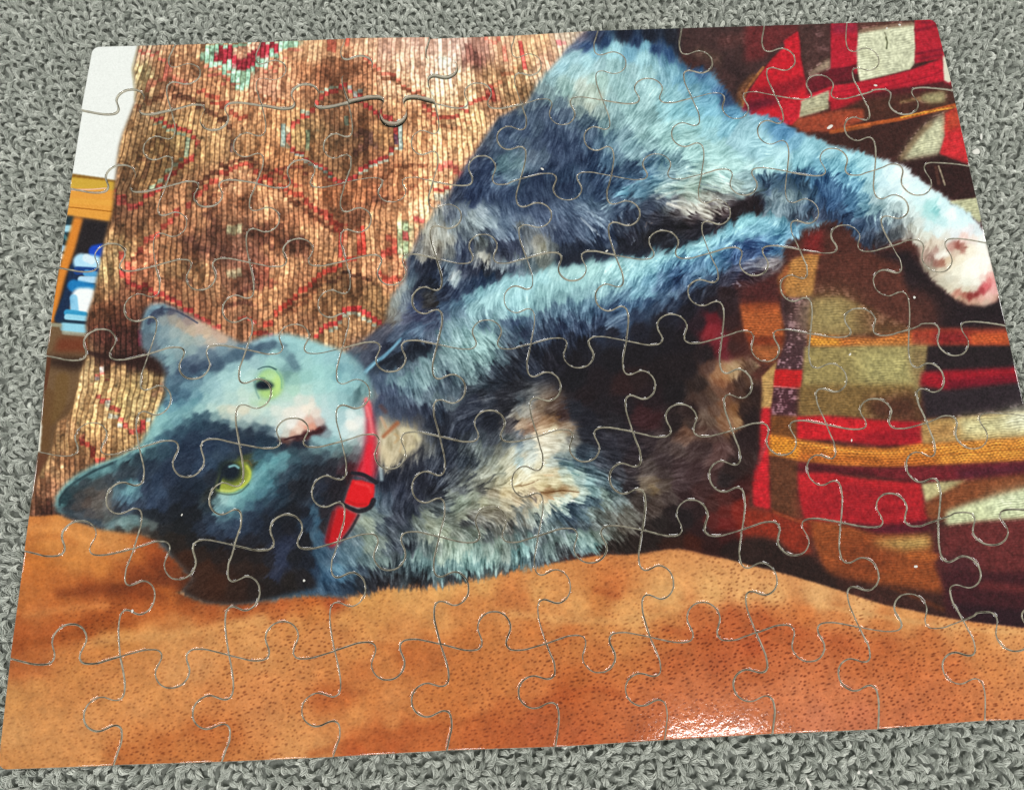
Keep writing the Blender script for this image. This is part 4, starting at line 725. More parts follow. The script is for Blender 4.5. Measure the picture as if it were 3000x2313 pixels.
# fur tufts and markings
for s_, w_, c_, a_ in [
        ("B3 1240 45 1350 80 1480 110 1600 160", (16, 8), (196, 194, 186), .8), ("B3 1400 30 1500 80 1620 130", (14, 5), (190, 188, 178), .8), ("B3 1280 30 1440 30 1560 60", (12, 6), (188, 192, 186), .7), ("B3 1520 40 1620 100 1680 150", (12, 5), (178, 172, 164), .7),
        ("B3 560 170 620 230 690 300", (10, 14), (160, 172, 190), .85), ("B3 600 110 680 140", 12, (140, 158, 180), .7), ("B3 730 80 800 40", 14, (150, 172, 190), .7), ("B3 500 90 560 50", 12, (110, 130, 158), .7), ("B3 660 140 700 200", 10, (130, 148, 170), .7),
        ("B3 960 300 985 340", 6, (110, 116, 130), .7), ("B3 900 280 925 300", 6, (100, 104, 120), .7), ("B3 880 110 860 160", 5, (120, 130, 150), .6), ("B3 1060 215 1120 200", 5, (110, 100, 96), .6),
        ("B3 730 1030 790 990 860 950 930 920", (8, 14), (126, 152, 186), .8), ("B3 760 1050 820 1000 900 960", (4, 8), (130, 150, 180), .7), ("B3 1790 670 1830 700", 10, (150, 140, 150), .7), ("B3 1860 560 1950 540", 12, (130, 134, 150), .6), ("B3 2000 560 2100 540 2180 520", 8, (160, 158, 156), .6), ("B3 2060 610 2140 580", 6, (150, 144, 144), .6),
        ("A3 880 1530 1000 1460 1150 1400", (20, 8), (120, 176, 204), .6), ("A3 1140 1540 1250 1480 1380 1430", (18, 8), (185, 205, 204), .6), ("A3 1160 1590 1280 1540 1400 1500", (14, 6), (178, 188, 184), .6), ("A3 1500 1500 1620 1540 1740 1560", (8, 5), (120, 130, 138), .6), ("A3 1500 1470 1650 1500", (8, 5), (84, 100, 116), .5),
        ("A3 1080 1290 1180 1270 1240 1330", (14, 8), (70, 108, 146), .7),
        ("B2 1540 660 1580 610 1620 590", (16, 8), (172, 180, 184), .8), ("B2 1790 450 1830 520", (20, 12), (180, 180, 172), .7),
        ("B2 1930 540 1990 580", (10, 4), (130, 140, 150), .6),
        # blue line of a whisker tuft
        ("B2 850 1415 900 1365 960 1310 1020 1270 1090 1205 1150 1140", (22, 14), (92, 152, 192), .95), ("B2 870 1400 960 1310", (10, 6), (120, 182, 215), .8), ("B2 1180 1090 1300 1040 1420 1000", (16, 6), (84, 112, 150), .6),
        ("B2 1000 1330 1100 1270 1200 1225 1300 1195 1400 1180", (24, 20), (26, 30, 44), .9), ("B2 820 1230 870 1170", 8, (110, 108, 120), .6), ("B2 760 1280 830 1200", 10, (104, 108, 120), .5),
        ("B2 1930 1020 1900 1080", 8, (70, 92, 118), .5), ("B2 1990 1380 2060 1350 2100 1390", 6, (92, 96, 104), .5), ("B2 1700 1640 1900 1600", 6, (120, 124, 132), .5),
        # chest creases
        ("C3 220 808 300 798 400 782 480 788 540 796", (8, 4), (110, 78, 52), .9), ("C3 60 745 140 730 210 692", (7, 3), (120, 92, 72), .8), ("C3 120 830 150 825 180 840", 16, (70, 60, 54), .9), ("C3 40 790 60 800", 12, (110, 100, 84), .8), ("C3 280 830 400 830", (6, 3), (150, 120, 90), .6), ("C3 250 660 320 660", 12, (214, 186, 150), .6),
        ("C3 190 970 240 1010 250 1050", 8, (40, 46, 54), .8), ("C3 300 880 380 960", (6, 8), (64, 74, 84), .6), ("C3 460 900 560 900 640 900", (20, 8), (48, 62, 80), .8), ("C3 340 520 420 530 460 545", 8, (60, 74, 90), .7), ("C3 380 560 450 580", 8, (66, 92, 108), .6), ("C3 480 640 540 660", 6, (70, 110, 116), .6), ("C3 500 600 600 640", 8, (50, 66, 78), .6),
        ("C2 2060 750 2184 735", 8, (140, 118, 88), .7), ("C2 1900 660 2000 640", 8, (120, 124, 114), .6), ("C2 1760 760 1850 720 1900 660", 10, (60, 62, 64), .6), ("C2 1700 560 1750 650 1690 700", 12, (50, 54, 64), .6), ("C2 1750 430 1720 520 1760 600", 8, (50, 54, 64), .6),
]:
    c(s_, w_, c_, a_)

# flow of the hair
FL = pts("A3 500 450 45 800 450 80 1050 400 88 1250 500 100 1500 620 60 1600 750 50 1750 850 35 600 650 62 300 800 70 700 900 75 300 1100 72 600 1100 68 1000 750 60 1000 1000 52 1250 900 45 1500 1000 38 1800 1000 34 2050 1050 30 1300 1200 38 1500 1250 30 1800 1250 22 1100 1400 35 1200 1500 25 1450 1450 5 1600 1500 -25 1750 1500 -20 1900 1400 30 2080 1450 60 450 1350 70 700 1450 55 900 1550 40"
         " A2 2000 1000 65 1850 1200 60 2050 1350 40 1700 1500 60"
         " A4 150 1050 40 400 1130 45 600 1250 30 900 1350 35 1100 1450 45 300 1450 70 600 1500 55 850 1500 45 1000 1500 60 1300 1500 50"
         " B3 100 150 120 300 100 110 600 150 135 800 60 35 200 380 95 650 280 130 900 200 120 1400 80 155 1600 100 145 1200 30 160 300 600 60 600 560 55 900 540 50 1200 480 50 1500 400 45 1750 260 48 1950 180 70 2050 250 45 100 800 85 400 750 85 700 720 80 1000 650 68 1250 580 58 1500 500 50 1750 420 45 1950 380 20 300 900 95 600 880 92 900 820 70 1200 720 55 500 1000 110 850 980 35 1900 570 165 2100 560 20"
         " B4 100 250 40 100 450 35 500 100 90 800 100 60 1050 250 75 1400 200 60 1700 200 55 1700 550 30 1900 700 60"
         " B2 1450 200 95 1600 250 100 1800 200 130 1950 300 125 1500 400 95 1800 500 75 1600 620 60 1250 600 70 1150 800 110 1400 850 30 1250 950 30 1700 850 45 2000 750 50 2000 950 110 1650 1000 118 1850 1050 115 1600 1200 115 1850 1200 120 2050 1350 130 1600 1400 110 1400 1300 105 1300 1450 110 1100 1200 38 900 1150 40 1150 1500 110 1500 1500 95"
         " C2 1100 50 100 1350 100 110 1700 80 10 2000 50 15 2100 200 40 1200 750 70 1000 800 75 1400 600 80 1700 500 65 1900 500 65 1850 650 40 1650 650 55 2050 600 50 1700 800 30 1600 900 20 1900 850 -15 2100 900 -30 1450 1000 -30 1700 1050 -35 950 1000 -40 900 1150 -60 750 1300 -60 650 1400 -50 1050 1200 -50 1250 1350 80 1500 1250 85 1700 1300 82 1400 1400 88 1950 1250 -75 2100 1300 -72 1900 1400 88"
         " C3 100 150 35 300 200 30 200 400 10 100 550 50 400 500 -8 550 550 -10 600 650 -18 300 650 5 500 800 -10 700 800 -20 700 900 -28 450 900 -30 250 1000 -65 100 1000 -68 500 1050 -45 800 1000 -42 150 1200 -72 400 1200 -65 600 1200 -52 60 1350 88 1150 700 25 1400 350 40 1700 150 -55 1200 880 -35"
         " C1 1400 100 35 1700 100 35 2000 200 12 1400 300 38 1700 350 25 2000 330 5 1200 300 50 700 650 30 600 850 20 1000 800 70 1250 850 60 1500 700 42 1500 1000 45 2000 800 38 1900 900 32 1700 1050 38 2000 1100 40 1100 1050 10"
         " B1 1250 950 60 1400 1100 45 1600 1100 20 1500 1400 38 1800 1300 25 1700 1550 35 2000 1400 20 1350 1550 40 B2 200 1200 10 500 1300 50 700 1450 50 300 1500 20 C2 300 100 10 500 300 20 100 550 38 200 800 40 500 800 60", 1)
th = np.radians(FL[:, 2])
FF = shepard(np.c_[FL[:, :2], np.cos(2 * th), np.sin(2 * th)], 30, 2.0)
CUT = math.radians(80)
tt = CUT + 0.5 * np.arctan2(FF[..., 1] * math.cos(2 * CUT) - FF[..., 0] * math.sin(2 * CUT), FF[..., 0] * math.cos(2 * CUT) + FF[..., 1] * math.sin(2 * CUT))
safe = ss(math.radians(88), math.radians(74), np.abs(tt - CUT))
tt = tt + 0.07 * N8 + 0.08 * N30
curl = shepard(pts("A4 200 1450 1 350 1600 1 B4 200 80 1 500 50 .8 A4 600 1550 .8 850 1550 .5 B4 1000 200 .8 1150 200 .8 A3 2080 1560 1 1700 1550 .4 B3 2080 60 1 1300 700 .4 1850 400 .6 A4 600 1200 0 A3 1000 700 0 B3 500 700 .2 C3 200 600 0 C2 1500 1000 .2 C2 1600 1300 0 B2 1700 1200 0 C1 1500 500 0", 1), 60, 1.6)[..., 0]
tt = tt + curl * 0.45 * noise(5.0)
fx, fy = np.cos(tt).astype(np.float32), -np.sin(tt).astype(np.float32)
L1 = lic(noise(0.6), fx, fy, 5)
L2 = lic(noise(1.2), fx, fy, 8)
L3 = lic(noise(2.6), fx, fy, 12)
# out of focus on the face: little hair detail there
AM = shepard(pts("C1 1500 100 .25 1900 150 .1 1300 250 .25 2100 100 .08 1700 350 .3 1500 600 .45 1900 800 .2 1600 900 .4 800 750 .3 600 850 .35 1100 850 .5 1200 1050 .3 B1 1300 1050 .2 1600 1100 .15 1500 1400 .25 1900 1300 .15 B2 200 1200 .12 500 1300 .12 700 1450 .15 850 1350 .3 1000 1150 .5 C2 300 100 .05 500 250 .05 750 250 .08 100 500 .3 300 800 .5 300 1300 .4 600 700 .4 650 1400 .6 900 400 .2 1150 400 .25 1100 700 .8"
                 " C2 1500 600 1 1700 1300 1.1 1200 1350 1 B2 1700 1200 1 1300 1450 .9 1500 300 .9 1300 700 .7 1900 500 .9 2050 850 .6 C3 200 600 .7 300 1100 1.1 700 850 1.1 1200 700 .6 1300 300 .5 1500 700 .4 1500 1100 .25 A3 700 450 .6 1000 700 .7 1500 900 .6 300 1100 .7 700 1400 .9 1000 350 .5 1000 1200 .9 1300 1480 1.1 1800 1250 .6 1900 1000 .7 1700 1500 1.1 300 1500 .6"
                 " B3 300 200 .8 700 150 1 1000 200 .6 1400 100 1 500 580 .4 400 720 .5 900 650 .9 500 950 1 1300 600 1.2 1800 400 1.2 1900 200 .8 1200 1100 .15 800 1300 .1 1700 1000 .1 1700 1400 .4 1600 1500 .3 B4 600 100 1.2 1000 200 1.1 300 100 1.2 1500 150 .4 1700 550 .3 1900 750 .2 A4 500 1200 .6 1100 1450 .5 400 1500 1.2 700 1500 1.1", 1), 40, 1.8)[..., 0]
disp = (3.6 * L1 + 5.0 * L2 + 4.5 * L3) * SC * np.clip(AM, 0, 1.2) * safe
cat_d = sample_lin(cat, XX + fx * disp, YY + fy * disp)
lum = cat_d.mean(2) / 255
hair = np.clip(AM, 0.05, 1.2) * (0.55 * L1 + 0.50 * L2 + 0.30 * L3)
amp = (8 + 23 * np.clip(lum, 0, .62)) * np.where(hair > 0, 0.95 + 0.5 * (lum < .45), 1.12) * ss(0.02, 0.22, lum)
cat_d = cat_d + (hair * amp)[..., None] * np.array([0.96, 1.0, 1.0], np.float32)
furA = [hair, L1, L2]
cat = cat_d


def cf(s, col, soft=3, a=1.0):
    fill(cat, s, col, soft, a)


# ---- black behind the legs, crisp contours
hole = polymask(pts("B3 1740 60 1840 20 2000 -30 B4 110 100 60 150 0 170 B3 2110 110 2050 140 1985 142 1900 118 1820 140 1760 175"), 5) * (0.9)
over(cat, np.clip(hole + 0.25 * hole * furA[2], 0, 1), (38, 30, 35))

# ---- hind paw
PK = pts("A4 250 1250 155 205 222 100 1200 145 198 218 350 1130 108 168 205 300 1060 70 130 182 450 1180 132 194 218 600 1230 130 188 210 750 1250 128 190 214 900 1300 142 202 222 1000 1350 165 215 232 1100 1370 205 232 245 1200 1380 228 242 248 1250 1450 222 240 250 1150 1450 212 238 248 1050 1450 190 226 240 950 1400 150 204 224 850 1380 116 182 208 700 1330 112 176 204 550 1320 102 166 198 400 1280 120 182 206 250 1350 140 190 205 150 1330 158 208 218"
         " 100 1400 140 175 190 180 1450 60 88 118 250 1420 52 84 122 350 1440 44 74 112 300 1500 66 88 112 420 1500 56 80 108 500 1420 66 112 155 560 1480 42 78 128 650 1450 50 92 140 750 1430 84 142 182 850 1480 88 148 186 950 1500 140 188 205 1050 1550 186 214 222 1150 1550 205 232 242 1300 1500 208 236 246 1400 1550 214 238 246 1350 1620 200 232 242 1250 1600 210 236 244 1000 1600 150 176 186 900 1580 98 150 182 800 1560 66 112 156 700 1550 42 82 132 600 1570 40 76 126 500 1580 62 92 128 400 1570 100 122 138 300 1570 120 140 150 200 1560 104 124 138 150 1620 92 108 122"
         " B4 100 60 92 112 130 200 80 110 132 148 320 60 96 116 134 400 100 82 102 126 480 60 66 88 120 560 60 46 72 116 650 60 46 80 130 720 100 48 78 122 800 60 62 108 152 860 120 68 108 144 920 60 92 140 168 980 100 108 142 158 1050 60 142 170 178 1100 120 128 148 156 1160 80 168 188 192 1180 180 112 124 132 1080 200 84 98 114 980 180 62 82 112 880 200 48 68 104 780 180 42 64 104 680 150 42 60 98 580 130 50 62 92 480 150 56 62 80 380 150 66 76 94"
         " 950 280 56 66 88 1050 300 62 66 78 1020 370 60 58 66 900 330 46 54 76 1150 280 84 88 94 1200 250 118 122 124 1240 180 168 178 178 1300 120 200 216 216 1260 60 196 216 218 1350 60 196 228 230 1340 200 205 214 210 1300 260 180 184 176 1280 310 140 136 130 1350 330 190 186 174"
         " 1420 60 150 212 218 1480 100 120 196 204 1450 140 160 216 222 1540 80 205 236 246 1600 130 232 244 250 1560 40 205 238 248 1680 100 200 232 244 1720 180 205 236 246 1640 200 214 240 248 1520 180 184 226 234 1420 220 200 226 230 1400 300 214 218 208 1500 260 216 232 234 1560 320 215 215 208 1640 280 222 228 232 1740 250 226 226 230 1820 260 214 226 232 1700 310 232 206 198 1780 320 232 220 212 1850 340 232 236 232 1850 420 244 240 228"
         " 1500 350 218 206 190 1440 380 196 182 166 1400 440 172 150 138 1440 470 150 120 112 1480 420 178 148 138 1530 400 205 196 182 1550 440 236 232 222 1500 450 226 220 210 1600 400 190 150 140 1640 400 150 88 80 1680 410 176 130 118 1640 430 214 196 178 1580 500 206 184 158 1520 520 158 110 94 1480 520 150 110 100 1430 520 156 138 126 1400 560 150 140 126 1450 590 170 160 144 1520 580 196 186 166 1600 530 222 212 190 1680 480 236 228 206 1750 420 240 232 214 1740 520 246 244 232 1820 500 248 246 238 1890 500 246 244 238 1880 420 240 238 230"
         " 1640 580 234 230 212 1720 600 240 238 224 1800 600 246 244 234 1880 570 246 240 230 1930 560 240 224 214 1920 620 232 180 172 1950 640 226 160 156 1900 660 214 130 128 1860 650 236 214 204 1880 700 206 104 108 1850 740 168 72 76 1800 770 140 58 58 1750 790 134 58 54 1700 780 172 112 98 1650 760 186 132 116 1640 700 214 208 190 1580 640 206 202 186 1540 680 196 190 172 1600 720 206 198 178 1720 680 230 230 216 1800 680 236 234 222 1780 730 222 212 196 1720 740 212 204 184 1660 800 190 160 138 1720 840 186 150 130 1780 830 200 158 140 1840 800 214 168 154 1900 780 224 184 172 1950 740 226 172 168 1960 690 226 158 158 1960 800 200 160 146 1880 840 200 172 156 1800 860 176 146 128", 3)
paw = shepard(PK, 7, 2.8, 3)
pd = disp
paw = sample_lin(paw, XX + fx * pd, YY + fy * pd)
pl = paw.mean(2) / 255
paw += (hair * (6 + 22 * np.clip(pl, 0, .6)) * np.where(pl > .75, .45, 1.0))[..., None]
PAWP = "A3 1700 1150 1850 920 2000 925 2100 945 A4 100 920 200 950 270 985 360 1035 430 1070 530 1110 620 1150 750 1182 850 1205 950 1240 1050 1280 1150 1302 1230 1332 1290 1392 1380 1460 1470 1520 1560 1570 1612 1638 B4 1680 72 1760 140 1830 210 1872 280 1892 360 1922 470 1942 570 1972 680 1988 775 1960 828 1862 866 1760 857 1680 832 1600 782 1520 712 1450 652 1388 590 1352 510 1342 440 1330 375 1285 335 1200 330 1130 350 1080 380 1000 410 900 405 850 330 750 225 640 185 540 180 400 200 320 210 280 160 160 110 110 100 A3 2080 1500 2000 1350 1850 1250"
edge = disp * 0.9


def furry(m, k=0.8):
    return sample_lin(m, XX + fx * edge * k, YY + fy * edge * k)


m_paw = furry(polymask(pts(PAWP), 4), 0.7)

# ---- lower leg in front of the dark
# (its upper contour is kept crisp by drawing the shadow above it)
shd = polymask(pts("B3 330 535 440 520 560 505 660 488 800 468 900 455 1000 464 1130 438 1220 412 1330 374 1440 342 1540 300 1640 250 1720 182 1760 150 1600 215 1400 290 1200 340 950 390 700 430 500 450 400 480"), 10)
over(cat, np.clip(furry(shd, .6), 0, 1) * .75, (34, 34, 46))

# ---- face
HEAD = "B1 1135 1180 1120 1060 1140 980 1168 890 1210 850 1262 838 1330 850 1450 900 1600 980 1750 1060 1870 1130 1920 1160 1990 1150 2100 1110 2184 1088 B2 100 1090 250 1085 400 1120 550 1170 650 1200 720 1235 800 1290 850 1340 880 1400 920 1480 940 1600 C2 900 60 880 90 890 180 890 300 870 440 840 540 800 640 740 760 700 900 640 920 600 1000 570 1100 600 1230 520 1420 480 1560 D2 0 130 D1 2000 142 1850 155 1620 135 1450 55 C1 1550 1480 1400 1330 1300 1195 1120 1130 1020 1120 900 1105 780 1085 640 1040 540 1000 460 955 436 900 455 820 520 735 600 665 750 582 950 510 1080 440 1130 400 1180 310 1230 200 1280 100 1330 20 B1 1330 1560 1310 1480 1330 1400 1280 1300 1180 1240"
FK = pts("B1 1160 1040 88 112 132 1180 940 96 132 162 1250 860 112 152 178 1330 870 96 128 152 1215 960 62 74 102 1280 910 56 64 90 1370 905 84 84 100 1460 930 120 124 134 1250 1040 104 132 150 1200 1120 92 110 126 1300 980 140 150 152 1380 960 150 146 138 1450 1010 168 156 142 1400 1080 148 164 166 1320 1080 128 150 160 1500 980 148 132 128 1540 1060 182 166 148 1500 1130 152 166 164 1600 1030 190 168 152 1650 1080 196 174 152 1730 1080 190 164 148 1780 1130 192 168 150 1700 1140 182 172 160 1600 1130 160 170 168 1850 1150 150 158 160 1300 1160 112 138 154 1400 1170 134 160 168 1250 1200 96 112 128 1320 1230 140 170 178"
         " 1350 1300 124 160 172 1310 1280 92 118 136 1390 1360 104 136 154 1330 1370 72 88 110 1450 1260 128 152 160 1540 1230 138 160 166 1480 1320 66 84 114 1550 1280 84 104 130 1620 1250 110 130 148 1560 1370 50 64 94 1650 1340 58 76 106 1680 1260 90 112 136 1700 1300 74 96 124 1450 1390 56 76 106 1420 1440 70 100 130 1500 1430 58 82 114 1600 1420 62 88 120 1750 1330 62 86 116 1830 1290 76 104 132 1780 1210 112 140 160 1900 1250 70 98 126 1980 1240 66 90 120 2080 1200 60 84 114 1950 1190 92 122 146 2050 1140 128 166 188 2150 1120 132 176 196 2150 1180 76 104 132"
         " 1350 1470 78 112 140 1400 1530 58 90 120 1500 1490 92 134 160 1580 1460 96 138 162 1480 1560 70 110 142 1350 1600 88 136 160 1650 1430 112 158 176 1700 1480 138 182 194 1650 1540 128 174 188 1600 1580 92 142 166 1720 1570 150 192 200 1800 1420 152 196 202 1850 1350 132 176 190 1900 1400 162 204 206 1850 1500 168 206 206 1950 1350 150 192 198 2050 1300 146 186 196 2000 1420 170 208 206 2000 1500 172 206 200 1950 1570 184 210 200 1850 1600 172 204 200 2050 1600 186 212 198"
         " B2 60 1120 142 192 206 60 1180 66 94 122 130 1170 68 96 122 200 1190 104 144 164 250 1130 140 196 206 350 1150 142 198 206 300 1200 130 186 196 180 1110 138 188 202 60 1230 86 120 142 50 1270 134 182 192 150 1240 134 186 194 230 1250 112 158 172 280 1280 92 130 150 300 1330 88 126 146 250 1360 112 158 168 200 1310 142 192 196 120 1310 150 200 200 350 1260 136 190 198 400 1320 142 198 202 500 1260 140 198 206 600 1270 136 190 202 700 1270 128 178 192 500 1400 144 204 206 400 1430 140 196 194 300 1450 138 186 178 250 1410 108 152 150"
         " 600 1380 138 196 202 680 1360 104 158 176 660 1420 112 172 188 740 1360 116 170 186 790 1300 120 164 176 720 1430 130 186 198 800 1420 112 164 182 830 1360 112 158 176 780 1490 130 186 196 750 1550 118 172 184 700 1500 136 192 202 820 1560 78 112 122 860 1540 104 146 154 800 1620 80 116 126 870 1610 120 150 152 600 1500 146 204 208 500 1520 158 208 208 400 1540 172 210 204 300 1540 166 206 190 400 1620 200 212 204 500 1620 170 206 206 600 1620 158 200 204 700 1600 132 182 192 250 1620 176 208 196"
         " C2 60 130 196 216 206 150 60 178 206 200 150 140 206 216 208 250 80 190 210 206 270 150 222 220 210 350 60 206 214 206 400 130 232 222 210 360 180 230 224 216 450 80 214 212 202 480 170 218 206 196 420 220 212 176 162 380 260 220 182 166 450 270 204 148 130 500 240 196 178 172 550 80 176 206 208 560 170 178 206 210 620 100 164 202 208 600 250 172 206 212 680 200 160 194 202 640 320 166 204 212 700 330 190 212 216 770 260 226 228 222 760 180 206 222 222 820 230 216 222 220 830 150 176 202 204 850 310 196 208 206 820 90 110 142 150 760 60 112 156 166 700 80 140 190 198 760 360 196 212 212"
         " 200 260 206 214 208 280 250 224 222 216 340 300 222 196 180 300 340 196 158 142 240 330 196 196 188 180 310 190 206 206 120 240 186 206 202 60 230 176 192 188 60 290 66 86 106 130 310 96 116 132 230 390 90 60 56 320 370 64 36 40 400 340 74 36 38 480 310 66 34 38 530 300 70 50 56 560 330 130 150 160 480 370 122 166 178 450 420 92 120 132 540 400 126 172 184 620 390 132 178 188 700 400 140 172 178 780 400 150 170 172 840 380 170 170 172 400 420 40 44 60 320 410 34 40 56 220 420 32 42 60 130 380 32 48 70 50 360 28 46 70"
         " 150 440 44 66 84 60 440 38 60 82 300 470 50 72 88 400 470 60 80 94 500 450 88 116 126 600 450 96 130 140 560 500 66 84 98 680 440 92 118 126 660 490 82 98 104 740 450 110 130 132 800 450 116 120 126 780 510 88 84 90 700 540 62 58 66 600 560 46 48 58 500 540 48 58 72 400 540 48 64 80 300 540 56 84 102 230 500 84 142 158 150 540 86 152 168 60 600 96 166 180 200 580 74 126 144 300 610 42 58 76 400 620 38 44 56 500 640 36 38 48 600 640 40 38 48 700 620 58 40 48 760 600 70 34 42 760 680 48 26 32 680 700 34 30 38"
         " 120 640 62 108 128 60 700 72 132 150 150 720 44 72 92 220 680 40 56 74 60 790 66 118 140 130 790 46 80 104 200 780 36 48 66 60 870 42 66 88 150 880 34 46 64 300 750 34 36 46 400 780 30 32 42 520 750 36 40 56 560 830 34 34 44 620 800 34 30 38 480 850 36 44 60 460 950 54 86 116 470 1050 58 94 128 490 1150 58 92 124 430 1050 40 54 78 400 950 32 34 46 300 950 28 29 38 200 1000 28 30 40 100 1000 30 34 46 250 1080 28 28 38 150 1100 30 32 46 230 1250 40 46 72 200 1330 42 48 74 160 1450 40 44 66 260 1180 34 38 60 300 1300 28 28 36 400 1200 28 28 36 430 1350 28 30 42"
         " 510 1300 50 80 112 520 1200 56 86 118 540 1400 52 86 120 490 1420 40 58 88 400 1480 34 30 34 250 1500 36 30 30 100 1350 34 32 40 100 1500 36 30 30 540 1080 46 40 46 540 950 40 36 44",
         3)
FK2 = pts("C1 2050 60 172 202 178 1950 60 190 212 204 1850 60 168 200 198 1750 60 160 196 198 1650 30 138 184 192 1560 20 104 152 174 1480 20 66 104 136 1400 40 56 92 126 1340 70 62 104 136 1450 80 74 124 152 1560 70 92 148 168 1380 120 92 150 172 1300 130 104 164 180 1480 130 104 160 176 1600 120 140 186 190 1700 120 170 200 196 1780 130 190 202 188 1850 130 206 208 192 1950 140 208 206 188 2050 150 192 208 198 2130 160 178 204 200 2100 90 180 206 170"
         " 1300 210 122 182 190 1240 230 132 190 194 1400 180 112 168 182 1500 180 112 164 176 1420 230 92 146 164 1340 270 98 154 168 1250 300 118 176 182 1180 350 124 180 184 1500 230 66 104 128 1580 200 54 88 114 1650 190 66 98 120 1720 200 120 152 158 1800 190 176 192 184 1880 200 192 202 192 1980 210 180 198 194 2080 220 168 192 190 2150 230 170 192 190 1800 230 84 112 128 1880 250 124 148 152 1960 250 130 152 156 2050 270 96 118 130 2140 280 76 98 114"
         " 1650 240 36 58 84 1550 260 42 68 96 1720 250 40 60 84 1800 280 38 54 78 1450 290 46 74 102 1350 330 58 92 120 1280 380 62 104 130 1200 410 92 142 154 1130 440 112 170 176 1080 460 96 150 160 1050 490 66 104 120 1900 310 36 50 72 2000 310 38 50 70 2100 330 32 46 68 1400 380 38 60 90 1550 350 34 50 78 1700 340 36 52 80 1850 370 36 48 72 2000 400 32 46 70 2120 420 30 46 68 1500 430 34 48 76 1650 430 36 52 84 1800 450 42 60 90 1950 460 36 46 68 2080 490 42 78 102 2150 520 58 108 130"
         " 1300 450 46 70 92 1200 470 52 78 96 1100 520 44 58 72 1000 530 84 128 140 950 540 90 140 150 900 580 66 100 114 1000 580 44 54 66 850 600 88 140 150 750 630 74 116 128 750 590 100 160 170 650 650 96 154 164 600 700 72 116 128 560 710 98 158 168 500 780 88 148 158 460 830 92 152 162 450 900 96 146 156 480 940 72 100 108 500 860 42 66 76 530 800 40 60 70 600 770 48 62 70 560 900 46 54 62 680 720 52 62 70 640 820 64 64 66 720 800 78 74 72 700 880 82 72 68 620 920 66 64 66 800 740 62 66 70 820 820 98 90 86 780 900 94 88 84 850 890 110 108 106 880 800 92 92 92"
         " 560 970 52 62 72 640 990 72 78 86 720 970 76 74 76 800 980 82 80 80 700 1040 62 72 84 780 1060 62 72 84 860 1000 92 96 96 900 940 80 80 82 940 880 70 80 92 930 800 84 112 128 970 850 72 104 130 1000 790 84 132 152 1050 770 100 154 170 1080 730 84 132 150 980 740 58 80 96 880 700 58 64 72 980 660 52 62 74 1060 640 46 56 68 1100 800 72 108 132 1040 850 74 110 138 1000 920 52 60 78 950 920 46 50 62 1060 900 56 70 92 1120 880 46 56 78 1160 780 46 58 84 1150 680 40 50 70 1200 600 36 48 70 1250 700 42 56 84 1280 800 50 66 96 1220 880 48 62 92 1300 900 38 48 72"
         " 900 1060 96 118 124 1000 1040 112 138 140 1080 1020 96 122 126 1050 1080 92 108 108 950 1100 66 66 66 1150 1040 88 100 100 1220 1070 84 92 92 1180 1100 66 62 60 1080 1110 58 46 40 1120 960 44 48 58 1200 970 34 38 48 1300 1000 30 33 42 1300 1100 34 34 38 1250 1130 46 40 38 1350 1160 40 34 32 1380 600 38 50 76 1350 700 38 48 72 1500 550 34 46 72 1500 700 32 42 62 1400 800 32 40 58 1500 850 30 35 50 1600 600 40 56 86 1600 750 32 42 60 1700 560 42 62 92 1700 680 34 40 54 1400 950 28 31 40 1550 980 28 30 38 1450 1080 28 29 34 1600 1080 34 40 56"
         " 1750 520 44 62 88 1850 520 40 54 74 1780 580 30 44 62 1960 530 66 74 50 2020 560 60 70 60 1680 820 42 46 48 1680 900 36 46 58 1730 880 96 128 136 1800 850 140 182 186 1760 930 104 150 164 1850 880 130 186 192 1880 830 118 178 186 1950 800 106 172 182 2000 740 102 166 178 2050 680 96 156 170 2100 640 92 154 168 2160 590 90 152 166 2080 580 66 118 136 2150 660 72 128 146 2080 740 80 140 156 2000 830 78 134 150 1920 890 82 136 152 1850 940 80 126 144 1800 990 62 92 114 1900 970 58 92 118 2000 900 56 96 122 2080 820 66 118 142 2160 740 70 126 148 2160 830 44 72 98 2080 900 42 62 88"
         " 2000 980 40 54 78 1900 1040 46 62 90 1800 1060 52 70 96 1720 1080 42 56 82 1700 1000 38 48 68 1750 1130 38 46 66 1850 1120 42 54 80 1950 1080 40 52 76 2050 1050 32 40 60 2150 950 30 38 56 2150 1100 30 33 46 2000 1180 32 32 42 1850 1200 32 30 38 1700 1200 30 28 33 1550 1180 30 28 31 1450 1200 40 32 30 1600 1300 44 31 27 1750 1300 38 28 27 1900 1300 36 28 28 2050 1300 34 28 30 1500 1300 60 36 26 1650 1400 60 36 26 1800 1400 48 31 26 1950 1400 46 32 28 2100 1400 42 30 28 1750 1500 62 36 25 1900 1550 50 32 26 2050 1550 40 29 27 2150 1600 34 27 27", 3)
face = shepard(np.vstack([FK, FK2]), 7, 2.8, 3)
fd = (4 * L1 + 7 * L2 + 7 * L3) * SC * np.clip(AM, 0, 0.6) * safe
face = sample_lin(face, XX + fx * fd, YY + fy * fd)
flm = face.mean(2) / 255
face += (hair * (8 + 24 * np.clip(flm, 0, .6)) * ss(0.02, .2, flm))[..., None]
fc = lambda s, w, col, a=.9, hard=.2: stroke(face, s, w, col, a, hard)
